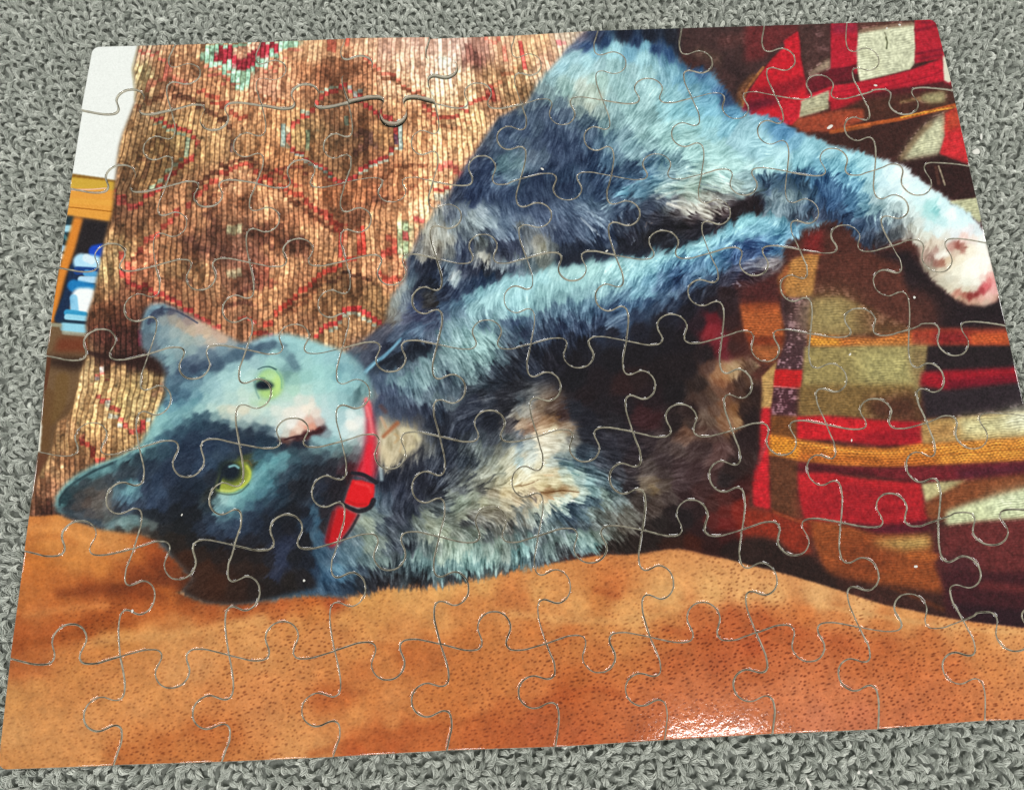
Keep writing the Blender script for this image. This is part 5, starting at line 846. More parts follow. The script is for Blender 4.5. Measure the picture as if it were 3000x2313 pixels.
# ear rims
fc("B1 1140 1040 1150 980 1180 900 1225 858 1270 846 1330 858 1400 882", (14, 10), (118, 158, 184), .75)
fc("B1 1190 1000 1215 940 1260 900 1330 890 1400 900 1500 950 1580 1000", (16, 8), (58, 66, 94), .8)
fc("C1 446 900 462 825 525 742 605 672 750 592 950 522 1080 452", 12, (108, 172, 180), .85)
fc("C1 480 900 490 840 540 770 620 705 750 630 900 565", 12, (34, 52, 62), .7)
fc("B1 1560 1090 1700 1050", 30, (186, 164, 146), .4)
# upper eye
fc("C2 95 -10 98 0", 10, (150, 190, 130), .5)
def ell(cx, cy, rx, ry, n=28):
    a = np.linspace(0, 2 * np.pi, n, endpoint=False)
    return np.c_[cx + rx * np.cos(a), cy + ry * np.sin(a)]


fill(face, ell(789, 1124, 44, 48), (128, 170, 150), 9, .6)
fill(face, ell(790, 1124, 36, 42), (158, 196, 122), 5)
fill(face, ell(793, 1104, 26, 18), (178, 216, 172), 9, .8)
fill(face, ell(812, 1128, 12, 30), (190, 222, 134), 8, .8)
fill(face, ell(786, 1152, 24, 13), (172, 206, 130), 7, .8)
fill(face, pts("B1 2035 1490 2075 1460 B2 60 1458 120 1480 150 1502 110 1522 50 1530 0 1525 B1 2050 1515"), (20, 34, 54), 4)
fill(face, ell(778, 1127, 16, 9), (10, 18, 34), 5)
stroke(face, "B1 2030 1470 2080 1440 B2 70 1440", 8, (70, 110, 116), .5, 0)
stroke(face, "B1 2040 1440 2050 1540 2075 1600", 9, (92, 140, 138), .5, 0)
stroke(face, "B2 15 1370 60 1352 110 1350 160 1372", (4, 8), (44, 84, 92), .85, .2)
stroke(face, "B2 160 1380 200 1440 205 1520", 8, (112, 166, 140), .6, .1)
# lower eye
fill(face, pts("C1 1725 785 1750 700 1790 620 1840 570 1900 548 1970 556 2012 620 2006 690 1962 748 1880 795 1800 802"), (146, 156, 62), 6)
stroke(face, "C1 1975 590 1998 640 1985 700 1930 755", 16, (186, 194, 78), .85, .0)
stroke(face, "C1 1770 780 1850 785 1920 755", 14, (188, 200, 112), .85, .0)
fill(face, ell(679, 1383, 37, 33), (58, 66, 40), 8, .85)
fill(face, ell(675, 1380, 30, 26), (18, 28, 44), 5)
stroke(face, "C1 1745 760 1765 690 1800 620 1850 570", 16, (26, 34, 46), .9, .1)
stroke(face, "C1 1838 590 1880 580 1910 598", 13, (122, 182, 190), .9, .0)
stroke(face, "C1 1940 548 1985 545 2012 580", 10, (96, 82, 46), .7, .0)
stroke(face, "C1 1735 800 1830 815 1920 795 1990 730", 7, (52, 66, 62), .6, .0)
# nose and mouth
stroke(face, "C2 230 375 300 355 360 348 420 335 470 315 520 302", (10, 18), (58, 30, 34), .9, .15)
stroke(face, "C2 400 275 450 270 470 285", 22, (212, 152, 132), .8, .1)
stroke(face, "C2 360 225 400 250", 18, (226, 196, 180), .7, .1)
stroke(face, "C2 480 300 510 280", 10, (88, 40, 40), .8, .1)
stroke(face, "C2 740 240 800 270", 34, (232, 232, 226), .7, .0)
stroke(face, "C2 395 140 440 110", 30, (236, 226, 212), .6, .0)
stroke(face, "C2 430 140 420 190", 12, (196, 196, 182), .5, .0)
# ------ composite the cat
CATP = "A3 600 240 560 262 500 335 420 402 370 480 280 572 200 662 150 762 85 832 A2 2050 885 1960 925 1885 1005 1805 1130 1745 1230 1685 1295 1640 1395 1580 1462 1540 1565 B2 1465 25 1420 92 1358 180 1295 290 1265 370 1240 430 1206 470 1208 560 1190 640 1150 702 1100 762 1060 872 1030 1002 960 1050 860 1132 720 1215 700 1300 C1 1250 1190 1400 1330 1550 1480 D1 1450 55 1620 135 1850 155 2000 142 2184 110 D2 130 128 200 104 430 86 560 86 640 92 720 102 860 70 1050 32 1280 20 1500 8 C2 1500 1545 1800 1490 2000 1440 2184 1395 C3 200 1388 400 1330 580 1300 750 1290 940 1290 1100 1270 1230 1247 1330 1241 1420 1256 1560 1290 1700 1320 1840 1200 1880 1000 1880 900 1960 540 1985 130 2000 0 B3 1985 1450 1880 1430 1960 1360 1900 1250 1850 1080 1815 850 1850 720 2000 660 2160 560 2184 440 B4 240 420 420 250 640 180 A4 500 1300 A3 2184 990 2130 962 2000 932 1905 918 1830 862 1780 800 1740 740 1680 660 1600 580 1500 530 1400 525 1345 500 1340 240 1340 -100 800 -100"
MOT = lic(noise(4.0), fx, fy, 14)
for lay in (cat, paw, face):
    gr = lay.mean(2, keepdims=True)
    blu = np.clip((lay[..., 2:3] - lay[..., 0:1]) / 60, 0, 1)
    lay += (gr - lay) * 0.30 * blu
    lay[..., 1:2] += 3 * blu
    lay += (lay - 92) * 0.16 * np.clip(AM, 0.25, 1)[..., None]
    lay += (np.clip(AM, 0, 1) * 9.0 * MOT * ss(20, 70, gr[..., 0]))[..., None]
m_cat = furry(polymask(pts(CATP), 6), 0.8)
over(img, m_cat, cat)
m_face = furry(polymask(pts(HEAD), 5), .5)
over(img, m_face, face)
over(img, m_paw, paw)
over(img, furry(polymask(pts("C2 955 300 1000 180 1040 190 1085 262 1150 232 1260 272 1330 345 1342 400 1240 490 1160 560 1060 610 985 570 955 450"), 12), 2.2) * .93, (200, 186, 154) + 9.0 * (L2 + L3)[..., None])
for s_, w_, c_, a_ in [
        ("C2 1020 350 1070 300 1130 245", (20, 26), (160, 92, 60), .8), ("C2 1000 200 1040 280", 18, (198, 160, 130), .7), ("C2 1000 110 1035 150", 26, (84, 58, 58), .7), ("C2 1110 330 1140 360 1110 400", 14, (186, 154, 112), .6), ("C2 1170 400 1150 470", 12, (190, 160, 120), .5),
        ("C2 1180 300 1260 320 1300 370", 30, (212, 202, 166), .7), ("C2 1020 450 1060 540", 40, (212, 196, 162), .7), ("C2 1180 470 1260 430", 24, (206, 194, 158), .7), ("C2 995 600 1005 690", 22, (172, 192, 198), .75),
        ("C2 1060 625 1150 580 1250 510 1330 440", 14, (44, 44, 54), .6)]:
    stroke(img, s_, w_, c_, a_, .0)
# collar
stroke(img, "C2 885 60 900 100 905 180", (24, 30), (232, 128, 128), .9, .2)
fill(img, "C2 868 85 905 70 945 250 962 400 958 600 945 690 800 645 842 540 872 440 886 300 888 180", (214, 50, 68), 7)
stroke(img, "C2 885 110 915 220 930 330", (16, 24), (235, 130, 135), .75, .0)
stroke(img, "C2 905 430 890 560 900 640", 30, (222, 34, 54), .7, .1)
stroke(img, "C2 850 560 820 630", 14, (160, 24, 40), .7, .0)
fill(img, "C2 770 695 850 700 950 730 945 830 922 880 890 918 815 918 708 882 730 800", (214, 26, 34), 3)
stroke(img, "C2 800 720 900 745 920 790", 18, (228, 62, 62), .7, .0)
stroke(img, "C2 730 860 800 890 880 890", 16, (180, 18, 26), .7, .0)
fill(img, "C2 645 905 730 928 820 968 740 1100 660 1200 600 1235 555 1195 585 1080", (186, 22, 30), 5)
stroke(img, "C2 620 960 590 1080 570 1190", 22, (116, 16, 24), .8, .0)
stroke(img, "C2 770 640 860 655 960 715", (14, 18), (30, 28, 38), .95, .4)
stroke(img, "C2 690 885 760 925 830 945 910 915 940 860", (14, 22), (30, 26, 34), .95, .4)
stroke(img, "C2 820 980 760 1090 690 1180", 14, (34, 30, 38), .8, .1)
# torn paper showing white at the edge of one piece
fill(img, "C1 322 195 338 265 322 475 270 480 300 200", (236, 234, 222), 1.5)
fill(img, "A4 1538 445 1566 478 1604 640 1584 664 1545 642", (222, 218, 198), 1.5)

# ---- print grain and a little sharpening
img = np.clip(img, 0, 255)
img = np.clip(img + 0.40 * (img - blur(img, 1.3)), 0, 255)
g = noise(0.4)
img += (g * (4.5 + 3.0 * np.exp(-img.mean(2) / 60)))[..., None]
img = np.clip(img, 0, 255)
img = img + 0.10 * (255 * ss(0, 255, img) - img)
img = np.clip(img * 0.985 - 1, 2, 246)

# ---- lay the picture out flat on the puzzle's face
TW, TH = 2048, 1632
PU0, PU1, PV0, PV1 = -131.0, 131.0, -104.5, 104.5       # millimetres covered by the print
ux = PU0 + (np.arange(TW) + .5) / TW * (PU1 - PU0)
uy = PV0 + (np.arange(TH) + .5) / TH * (PV1 - PV0)
MX, MY = np.meshgrid(ux, uy)
q = np.stack([MX - CAM_C[0], MY - CAM_C[1], np.full_like(MX, -CAM_C[2])], -1) @ CAM_R.T
qx = 1500 + 1500 * FOC * q[..., 0] / q[..., 2]
qy = 1156.5 + 1500 * FOC * q[..., 1] / q[..., 2]
flat = sample_lin(img, (qx + OX) * SC, qy * SC).astype(np.float32)

# ================================================================== MATERIALS
pim = bpy.data.images.new('cat_photograph_print', TW, TH, alpha=False)
px4 = np.ones((TH, TW, 4), np.float32)
px4[..., :3] = flat / 255.0
pim.pixels.foreach_set(px4.ravel())
pim.pack()


def material(name):
    m = bpy.data.materials.new(name)
    m.use_nodes = True
    nt = m.node_tree
    return m, nt, nt.nodes['Principled BSDF']


m_print, nt, bs = material('glossy_printed_paper')
tn = nt.nodes.new('ShaderNodeTexImage')
tn.image = pim
tn.interpolation = 'Cubic'
nt.links.new(tn.outputs['Color'], bs.inputs['Base Color'])
bs.inputs['Roughness'].default_value = 0.065
bs.inputs['Specular IOR Level'].default_value = 0.45
tc = nt.nodes.new('ShaderNodeTexCoord')
nz = nt.nodes.new('ShaderNodeTexNoise')
nz.inputs['Scale'].default_value = 900.0
nz.inputs['Detail'].default_value = 3.0
bp = nt.nodes.new('ShaderNodeBump')
bp.inputs['Strength'].default_value = 0.05
bp.inputs['Distance'].default_value = 0.0004
nt.links.new(tc.outputs['Object'], nz.inputs['Vector'])
nt.links.new(nz.outputs['Fac'], bp.inputs['Height'])
nt.links.new(bp.outputs['Normal'], bs.inputs['Normal'])

m_card, nt, bs = material('cream_cardboard')
nz = nt.nodes.new('ShaderNodeTexNoise')
nz.inputs['Scale'].default_value = 1500.0
rp_ = nt.nodes.new('ShaderNodeValToRGB')
rp_.color_ramp.elements[0].color = (0.74, 0.68, 0.54, 1)
rp_.color_ramp.elements[1].color = (0.90, 0.88, 0.78, 1)
tc = nt.nodes.new('ShaderNodeTexCoord')
nt.links.new(tc.outputs['Object'], nz.inputs['Vector'])
nt.links.new(nz.outputs['Fac'], rp_.inputs['Fac'])
nt.links.new(rp_.outputs['Color'], bs.inputs['Base Color'])
bs.inputs['Roughness'].default_value = 0.85

m_edge, nt, bs = material('pressed_paper_edge')
nz = nt.nodes.new('ShaderNodeTexNoise')
nz.inputs['Scale'].default_value = 700.0
rp_ = nt.nodes.new('ShaderNodeValToRGB')
rp_.color_ramp.elements[0].position = 0.35
rp_.color_ramp.elements[0].color = (0.16, 0.14, 0.10, 1)
rp_.color_ramp.elements[1].position = 0.65
rp_.color_ramp.elements[1].color = (0.56, 0.53, 0.44, 1)
tc = nt.nodes.new('ShaderNodeTexCoord')
nt.links.new(tc.outputs['Object'], nz.inputs['Vector'])
nt.links.new(nz.outputs['Fac'], rp_.inputs['Fac'])
nt.links.new(rp_.outputs['Color'], bs.inputs['Base Color'])
bs.inputs['Roughness'].default_value = 0.12
bs.inputs['Specular IOR Level'].default_value = 0.6

m_yarn, nt, bs = material('grey_carpet_yarn')
tc = nt.nodes.new('ShaderNodeTexCoord')
n1 = nt.nodes.new('ShaderNodeTexNoise')
n1.inputs['Scale'].default_value = 420.0
n1.inputs['Detail'].default_value = 2.0
n2 = nt.nodes.new('ShaderNodeTexNoise')
n2.inputs['Scale'].default_value = 4200.0
n2.inputs['Detail'].default_value = 2.0
mx = nt.nodes.new('ShaderNodeMath')
mx.operation = 'ADD'
mu = nt.nodes.new('ShaderNodeMath')
mu.operation = 'MULTIPLY'
mu.inputs[1].default_value = 0.5
at = nt.nodes.new('ShaderNodeAttribute')
at.attribute_name = 'shade'
ad2 = nt.nodes.new('ShaderNodeMath')
ad2.operation = 'ADD'
rr_ = nt.nodes.new('ShaderNodeValToRGB')
rr_.color_ramp.elements[0].position = 0.30
rr_.color_ramp.elements[0].color = (0.36, 0.385, 0.34, 1)
rr_.color_ramp.elements[1].position = 0.85
rr_.color_ramp.elements[1].color = (0.90, 0.92, 0.85, 1)
for n_ in (n1, n2):
    nt.links.new(tc.outputs['Object'], n_.inputs['Vector'])
nt.links.new(n1.outputs['Fac'], mx.inputs[0])
nt.links.new(n2.outputs['Fac'], mx.inputs[1])
nt.links.new(mx.outputs[0], mu.inputs[0])
nt.links.new(mu.outputs[0], ad2.inputs[0])
nt.links.new(at.outputs['Fac'], ad2.inputs[1])
nt.links.new(ad2.outputs[0], rr_.inputs['Fac'])
nt.links.new(rr_.outputs['Color'], bs.inputs['Base Color'])
bs.inputs['Roughness'].default_value = 0.8
bs.inputs['Sheen Weight'].default_value = 0.15

m_back, nt, bs = material('dark_carpet_backing')
nz = nt.nodes.new('ShaderNodeTexNoise')
nz.inputs['Scale'].default_value = 900.0
rq = nt.nodes.new('ShaderNodeValToRGB')
rq.color_ramp.elements[0].color = (0.16, 0.17, 0.155, 1)
rq.color_ramp.elements[1].color = (0.34, 0.36, 0.32, 1)
tc = nt.nodes.new('ShaderNodeTexCoord')
nt.links.new(tc.outputs['Object'], nz.inputs['Vector'])
nt.links.new(nz.outputs['Fac'], rq.inputs['Fac'])
nt.links.new(rq.outputs['Color'], bs.inputs['Base Color'])
bs.inputs['Roughness'].default_value = 0.95

m_lint, nt, bs = material('white_paper_fleck')
nz = nt.nodes.new('ShaderNodeTexNoise')
nz.inputs['Scale'].default_value = 2000.0
rq = nt.nodes.new('ShaderNodeValToRGB')
rq.color_ramp.elements[0].color = (0.62, 0.60, 0.55, 1)
rq.color_ramp.elements[1].color = (0.86, 0.85, 0.80, 1)
nt.links.new(nz.outputs['Fac'], rq.inputs['Fac'])
nt.links.new(rq.outputs['Color'], bs.inputs['Base Color'])
bs.inputs['Roughness'].default_value = 0.8

# ================================================================== THE JIGSAW
GRID = [
    "A1 737 372 1400 355 2085 335 A2 715 310 1390 305 2070 280 A3 690 240 1360 220 2020 200 A4 770 178 1480 150",
    "A1 650 885 1370 885 2095 850 A2 740 830 1430 830 2125 835 A3 725 800 1440 785 A4 195 763 885 755 1620 725",
    "A1 560 1510 1325 1495 2050 1465 A2 715 1455 1415 1450 2115 1430 A3 795 1405 1515 1395 A4 290 1370 990 1360 1750 1330",
    "B1 465 555 1245 540 1995 515 B2 720 500 1445 485 2165 480 B3 825 455 1580 440 B4 390 410 1130 380 1888 360",
    "B1 365 1255 1190 1245 1970 1210 B2 690 1200 1450 1170 B3 150 1165 915 1140 1680 1110 B4 475 1085 1265 1050 2045 1020",
    "C1 300 470 1115 440 1915 410 C2 685 390 1470 350 C3 205 350 965 310 1760 300 C4 605 255 1410 240 2213 190",
    "C1 190 1265 1070 1245 1875 1220 C2 655 1190 1465 1150 C3 210 1145 1045 1095 1840 1095 C4 720 1035 1500 1015 2390 960",
    "D1 75 585 960 570 1830 560 D2 630 525 1475 470 D3 155 265 625 235 1105 215 D4 490 190 960 160 1456 125",
    "D1 -27 1480 905 1445 1770 1418 D2 615 1378 1525 1328 D3 195 735 690 704 D4 98 676 575 655 1057 617 1567 598"]
TABS_H = [   # tab tips on the seven lines across, left to right
    "A1 1055 718 1710 1045 A2 395 680 1095 1015 1775 665 A3 410 995 1085 628 1800 948 A4 540 600 1240 915",
    "A1 975 1320 1660 1655 A2 365 1275 1085 1615 1805 1245 A3 450 1598 1150 1232 1865 1560 A4 650 1185 1345 1560",
    "B1 890 362 1600 735 B2 340 325 1085 695 1815 290 B3 490 660 1205 260 1950 618 B4 740 215 1510 590",
    "B1 810 1045 1550 1445 B2 310 1010 1080 1388 1845 975 B3 540 1355 1270 928 2040 1305 B4 855 882 1640 1258",
    "C1 740 240 1500 672 C2 295 203 1075 608 1870 142 C3 590 550 1345 90 C4 260 498 985 48 1790 448",
    "C1 645 1025 1430 1490 C2 245 973 1070 1418 1880 910 C3 640 1358 1435 855 C4 360 1298 1110 803 1940 1218",
    "D1 570 312 1365 822 D2 210 290 1060 757 1905 213 D3 400 395 860 78 D4 270 345 710 40 1205 298"]
TABS_V = [   # tab tips on the nine lines down, top to bottom
    "A1 1602 590 1148 1190 B1 1490 210 995 880 1367 1612 C1 850 850 D1 1235 100 670 1040",
    "A2 240 560 A1 1868 1160 B2 185 170 B1 1780 890 B2 120 1560 C1 1675 850 D1 2075 60 1540 1020",
    "A2 932 530 540 1165 B2 920 170 497 845 908 1560 C2 447 790 D2 875 30 367 1000",
    "A2 1610 545 1243 1140 B2 1640 140 1250 820 1673 1520 C2 1250 755 1700 1560 D2 1245 930",
    "A3 232 510 A2 1928 1100 B3 315 130 B2 1985 810 B3 388 1500 C3 2 710 467 1540 D3 30 490",
    "A3 912 500 578 1110 B3 1022 120 670 800 1145 1490 C3 782 690 1293 1510 D3 515 480",
    "A3 1602 490 1278 1080 B3 1745 110 1410 760 1918 1480 C3 1578 670 2120 1480 D3 1003 460",
    "A4 352 470 55 1060 B4 540 100 238 720 762 1430 C4 452 620 1022 1440 D4 397 410",
    "A4 1022 470 750 1030 B4 1258 60 982 680 1542 1430 C4 1245 590 1835 1420 D4 868 380"]
GV = np.array([to_plane(pts(s)) for s in GRID])          # 9 x 11 corners on the puzzle's face, millimetres
TH_ = [to_plane(pts(s)) for s in TABS_H]
TV_ = [to_plane(pts(s)) for s in TABS_V]
KNOB = [(-.31, -.058), (-.19, -.060), (-.142, -.046), (-.117, -.012), (-.117, .032), (-.135, .080), (-.154, .135), (-.149, .195),
        (-.112, .255), (-.058, .291), (0, .300), (.058, .291), (.112, .255), (.149, .195), (.154, .135), (.135, .080), (.117, .032),
        (.117, -.012), (.142, -.046), (.19, -.060), (.31, -.058)]


def cut(S_, E_, tip):
    e = E_ - S_
    L = np.hypot(*e)
    ex = e / L
    n = np.array([-ex[1], ex[0]])
    d = np.dot(tip - S_, n)
    sg = 1 if d > 0 else -1
    t = np.dot(tip - S_, ex) / L
    hs = abs(d) / L / 0.300
    P_ = [(0, 0), (t * 0.25, -.034 * hs)]
    for a, b_ in KNOB:
        xx = t + a if abs(a) < .25 else t + a * (0.9 if abs(t - .5) < .08 else .8)
        if 0.1 < xx < 0.9:
            P_.append((xx, b_ * hs))
    P_ += [(1 - (1 - t) * 0.25, -.034 * hs), (1, 0)]
    P_ = spline(np.array(P_), 3)
    return S_ + P_[:, :1] * L * ex + P_[:, 1:] * L * sg * n


EH, EV = {}, {}
for r in range(9):
    for c_ in range(10):
        if r in (0, 8):
            EH[r, c_] = np.array([GV[r, c_], GV[r, c_ + 1]])
        else:
            EH[r, c_] = cut(GV[r, c_], GV[r, c_ + 1], TH_[r - 1][c_])
for c_ in range(11):
    for r in range(8):
        if c_ in (0, 10):
            EV[r, c_] = np.array([GV[r, c_], GV[r + 1, c_]])
        else:
            EV[r, c_] = cut(GV[r, c_], GV[r + 1, c_], TV_[c_ - 1][r])


def rounded(poly, k, rad):
    """round off corner k of a closed outline"""
    p, a, b_ = poly[k], poly[k - 1], poly[(k + 1) % len(poly)]
    u = (a - p) / np.hypot(*(a - p))
    v = (b_ - p) / np.hypot(*(b_ - p))
    th_ = math.acos(np.clip(np.dot(u, v), -1, 1))
    dist = rad / math.tan(th_ / 2)
    cen = p + (u + v) / np.hypot(*(u + v)) * rad / math.sin(th_ / 2)
    s0, s1 = p + u * dist - cen, p + v * dist - cen
    a0, a1 = math.atan2(s0[1], s0[0]), math.atan2(s1[1], s1[0])
    dlt = (a1 - a0 + math.pi) % (2 * math.pi) - math.pi
    arc = [cen + rad * np.array([math.cos(a0 + dlt * i / 7), math.sin(a0 + dlt * i / 7)]) for i in range(8)]
    return np.vstack([poly[:k], arc, poly[k + 1:]])


THICK = 1.9
PROFILE = [(0.44, 0.0), (0.30, -0.030), (0.185, -0.090), (0.110, -0.165), (0.060, -0.30), (0.055, -THICK)]


def piece_mesh(outline, centre):
    p = outline
    keep = [i for i in range(len(p)) if np.hypot(*(p[i] - p[i - 1])) > 0.02]
    p = p[keep]
    area = 0.5 * np.sum(p[:, 0] * np.roll(p[:, 1], -1) - np.roll(p[:, 0], -1) * p[:, 1])
    if area < 0:
        p = p[::-1]
    n = len(p)
    d1 = p - np.roll(p, 1, 0)
    d2 = np.roll(p, -1, 0) - p
    d1 /= np.hypot(d1[:, 0], d1[:, 1])[:, None]
    d2 /= np.hypot(d2[:, 0], d2[:, 1])[:, None]
    n1_ = np.c_[-d1[:, 1], d1[:, 0]]
    n2_ = np.c_[-d2[:, 1], d2[:, 0]]
    nb = n1_ + n2_
    nb /= np.maximum((nb * n1_).sum(1), 0.55)[:, None]      # mitred inward offset of one unit
    vs, fs, mi, sm = [], [], [], []
    for ins, z in PROFILE:
        q_ = p + nb * ins
        vs += [((x - centre[0]) * MM, (y - centre[1]) * MM, z * MM) for x, y in q_]
    fs.append(list(range(n)))
    mi.append(0)
    sm.append(False)
    for k in range(len(PROFILE) - 1):
        for i in range(n):
            j = (i + 1) % n
            fs.append([k * n + j, k * n + i, (k + 1) * n + i, (k + 1) * n + j])
            mi.append((0, 0, 2, 2, 1)[k])
            sm.append(True)
    o_ = (len(PROFILE) - 1) * n
    fs.append([o_ + i for i in range(n - 1, -1, -1)])
    mi.append(1)
    sm.append(False)
    me = bpy.data.meshes.new('puzzle_piece')
    me.from_pydata(vs, [], fs)
    me.materials.append(m_print)
    me.materials.append(m_card)
    me.materials.append(m_edge)
    me.polygons.foreach_set('material_index', mi)
    me.polygons.foreach_set('use_smooth', sm)
    uv = me.uv_layers.new(name='print')
    li = np.zeros(len(me.loops), np.int32)
    me.loops.foreach_get('vertex_index', li)
    co = np.array(vs)[li] / MM
    u_ = (co[:, 0] + centre[0] - PU0) / (PU1 - PU0)
    v_ = (co[:, 1] + centre[1] - PV0) / (PV1 - PV0)
    uv.data.foreach_set('uv', np.c_[u_, v_].astype(np.float32).ravel())
    me.update()
    return me


puzzle = bpy.data.objects.new('jigsaw_puzzle', None)
puzzle.empty_display_size = 0.02
S.collection.objects.link(puzzle)
puzzle.location = (0, 0, -THICK * MM)
puzzle['label'] = 'assembled eighty-piece photo jigsaw of a grey cat with a red collar, lying on grey carpet'
puzzle['category'] = 'jigsaw puzzle'

WORDS = [
    ["white wall corner beside the tan cushion edge", "left half of a teal and crimson star on brown ribs", "right side of the teal star on brown ribs", "tan cushion ribs with two red marks", "pale pinkish cushion with a whitish flower", "light blue haunch against the tan cushion", "dark navy back above light blue fur", "black and maroon shadow above blue fur", "red triangle beside a dark brown column", "cream square in a red check, rounded corner"],
    ["white wall and olive cushion edge above the shelf", "red outlined olive medallion on the cushion", "left side of the red outlined diamond medallion", "right side of the red outlined diamond medallion", "tan ribs meeting the dark haunch", "dark navy haunch fur", "pale grey blue haunch fur", "bright light blue thigh fur", "blue hind leg under a red and cream check", "cream and red checks at the right edge"],
    ["orange shelf and dark bookcase", "red zigzag over brown cushion ribs", "brown flower with a green centre", "red zigzag running down to the right", "tan ribs and green patch beside grey fur", "navy flank fur", "blue grey flank with light streaks", "whitish belly streaks above the dark gap", "curly blue fur of the hind leg", "top of the white hind paw"],
    ["blue and white books behind an orange post", "tip of the upper ear on brown ribs", "brown ribs above the ear", "red zigzag beside the dark back", "dark back with whitish tufts", "light blue foreleg with fluffy fur", "light blue foreleg over black shadow", "end of the blue leg over a brown check", "tan stripe beside a mauve column", "pink pads of the white hind paw"],
    ["brown furniture beside the cushion flap", "base of the upper ear", "upper green eye", "blue muzzle and whisker tuft", "grey streaky shoulder fur", "black shadow under the foreleg", "black shadow with a faint red glow", "tan and brown shapes in the shadow", "khaki check crossed by a mustard stripe", "black checks crossed by a red stripe"],
    ["cushion flap above the lower ear tip, torn white edge", "inside of the lower ear", "lower yellow green eye", "red collar with its buckle", "dark grey throat fur", "cream chest fur with brown creases", "dark brown belly fur", "red stripe beside the dark belly", "red check above a mustard band", "cream check above a mustard band"],
    ["orange seat under the ear", "brown shadow on the orange seat", "dark underside of the head", "end of the red collar above the seat", "grey chest fur over the seat", "cream and black fur over the seat", "dark fur above the seat", "black fold running down to the right", "brown check above the black fold", "dark maroon check"],
    ["plain orange seat, bottom left corner", None, None, None, None, "orange seat with small dark pores beside the glare", "bottom edge piece with a bright glare", "orange red seat with many dark pores", None, "bottom right corner of the orange seat"]]
LIFT = {(0, 3): 1.3, (0, 2): .85, (0, 0): .5, (0, 1): .42, (0, 4): .30, (1, 0): .5, (1, 1): .25, (3, 1): .3, (1, 3): .12, (4, 0): .2}
for r in range(8):
    for c_ in range(10):
        ol = [EH[r, c_], EV[r, c_ + 1], EH[r + 1, c_][::-1], EV[r, c_][::-1]]
        outline = np.vstack([e_[:-1] for e_ in ol])
        if (r, c_) in ((0, 0), (0, 9), (7, 0), (7, 9)):
            corner = {(0, 0): GV[0, 0], (0, 9): GV[0, 10], (7, 0): GV[8, 0], (7, 9): GV[8, 10]}[r, c_]
            k = int(np.argmin(np.hypot(*(outline - corner).T)))
            if k == 0:
                outline = np.roll(outline, 3, 0)
                k = 3
            outline = rounded(outline, k, 2.3)
        centre = GV[r:r + 2, c_:c_ + 2].reshape(-1, 2).mean(0)
        o = bpy.data.objects.new('puzzle_piece', piece_mesh(outline, centre))
        S.collection.objects.link(o)
        o.parent = puzzle
        up = LIFT.get((r, c_), abs(random.gauss(0, .05)))
        o.location = (centre[0] * MM + random.gauss(0, .035) * MM, centre[1] * MM + (random.gauss(0, .035) + max(0, up - .3) * .45) * MM,
                      THICK * MM + (up * 0.5 + random.gauss(0, .04)) * MM)
        o.rotation_euler = (-up / 25.0 + random.gauss(0, .003), random.gauss(0, .003), random.gauss(0, .0012))
        if WORDS[r][c_]:
            o['label'] = 'piece printed with ' + WORDS[r][c_]

# ================================================================== THE CARPET
hull = np.array([GV[0, 0], GV[0, 10], GV[8, 10], GV[8, 0]])


def inside_dist(P_):
    """positive inside the puzzle's outline (millimetres)"""
    d = np.full(len(P_), 1e9)
    for i in range(4):
        a, b_ = hull[i], hull[(i + 1) % 4]
        e = (b_ - a) / np.hypot(*(b_ - a))
        nn = np.array([e[1], -e[0]])        # clockwise outline: inward normal
        d = np.minimum(d, (P_ - a) @ nn)
    return d


ZC = -THICK                                # the carpet's surface
FR = to_plane([[0, 0], [3000, 0], [3000, 2313], [0, 2313]], ZC)


def frame_dist(P_):
    d = np.full(len(P_), 1e9)
    for i in range(4):
        a, b_ = FR[i], FR[(i + 1) % 4]
        e = (b_ - a) / np.hypot(*(b_ - a))
        nn = np.array([e[1], -e[0]])
        d = np.minimum(d, (P_ - a) @ nn)
    return d


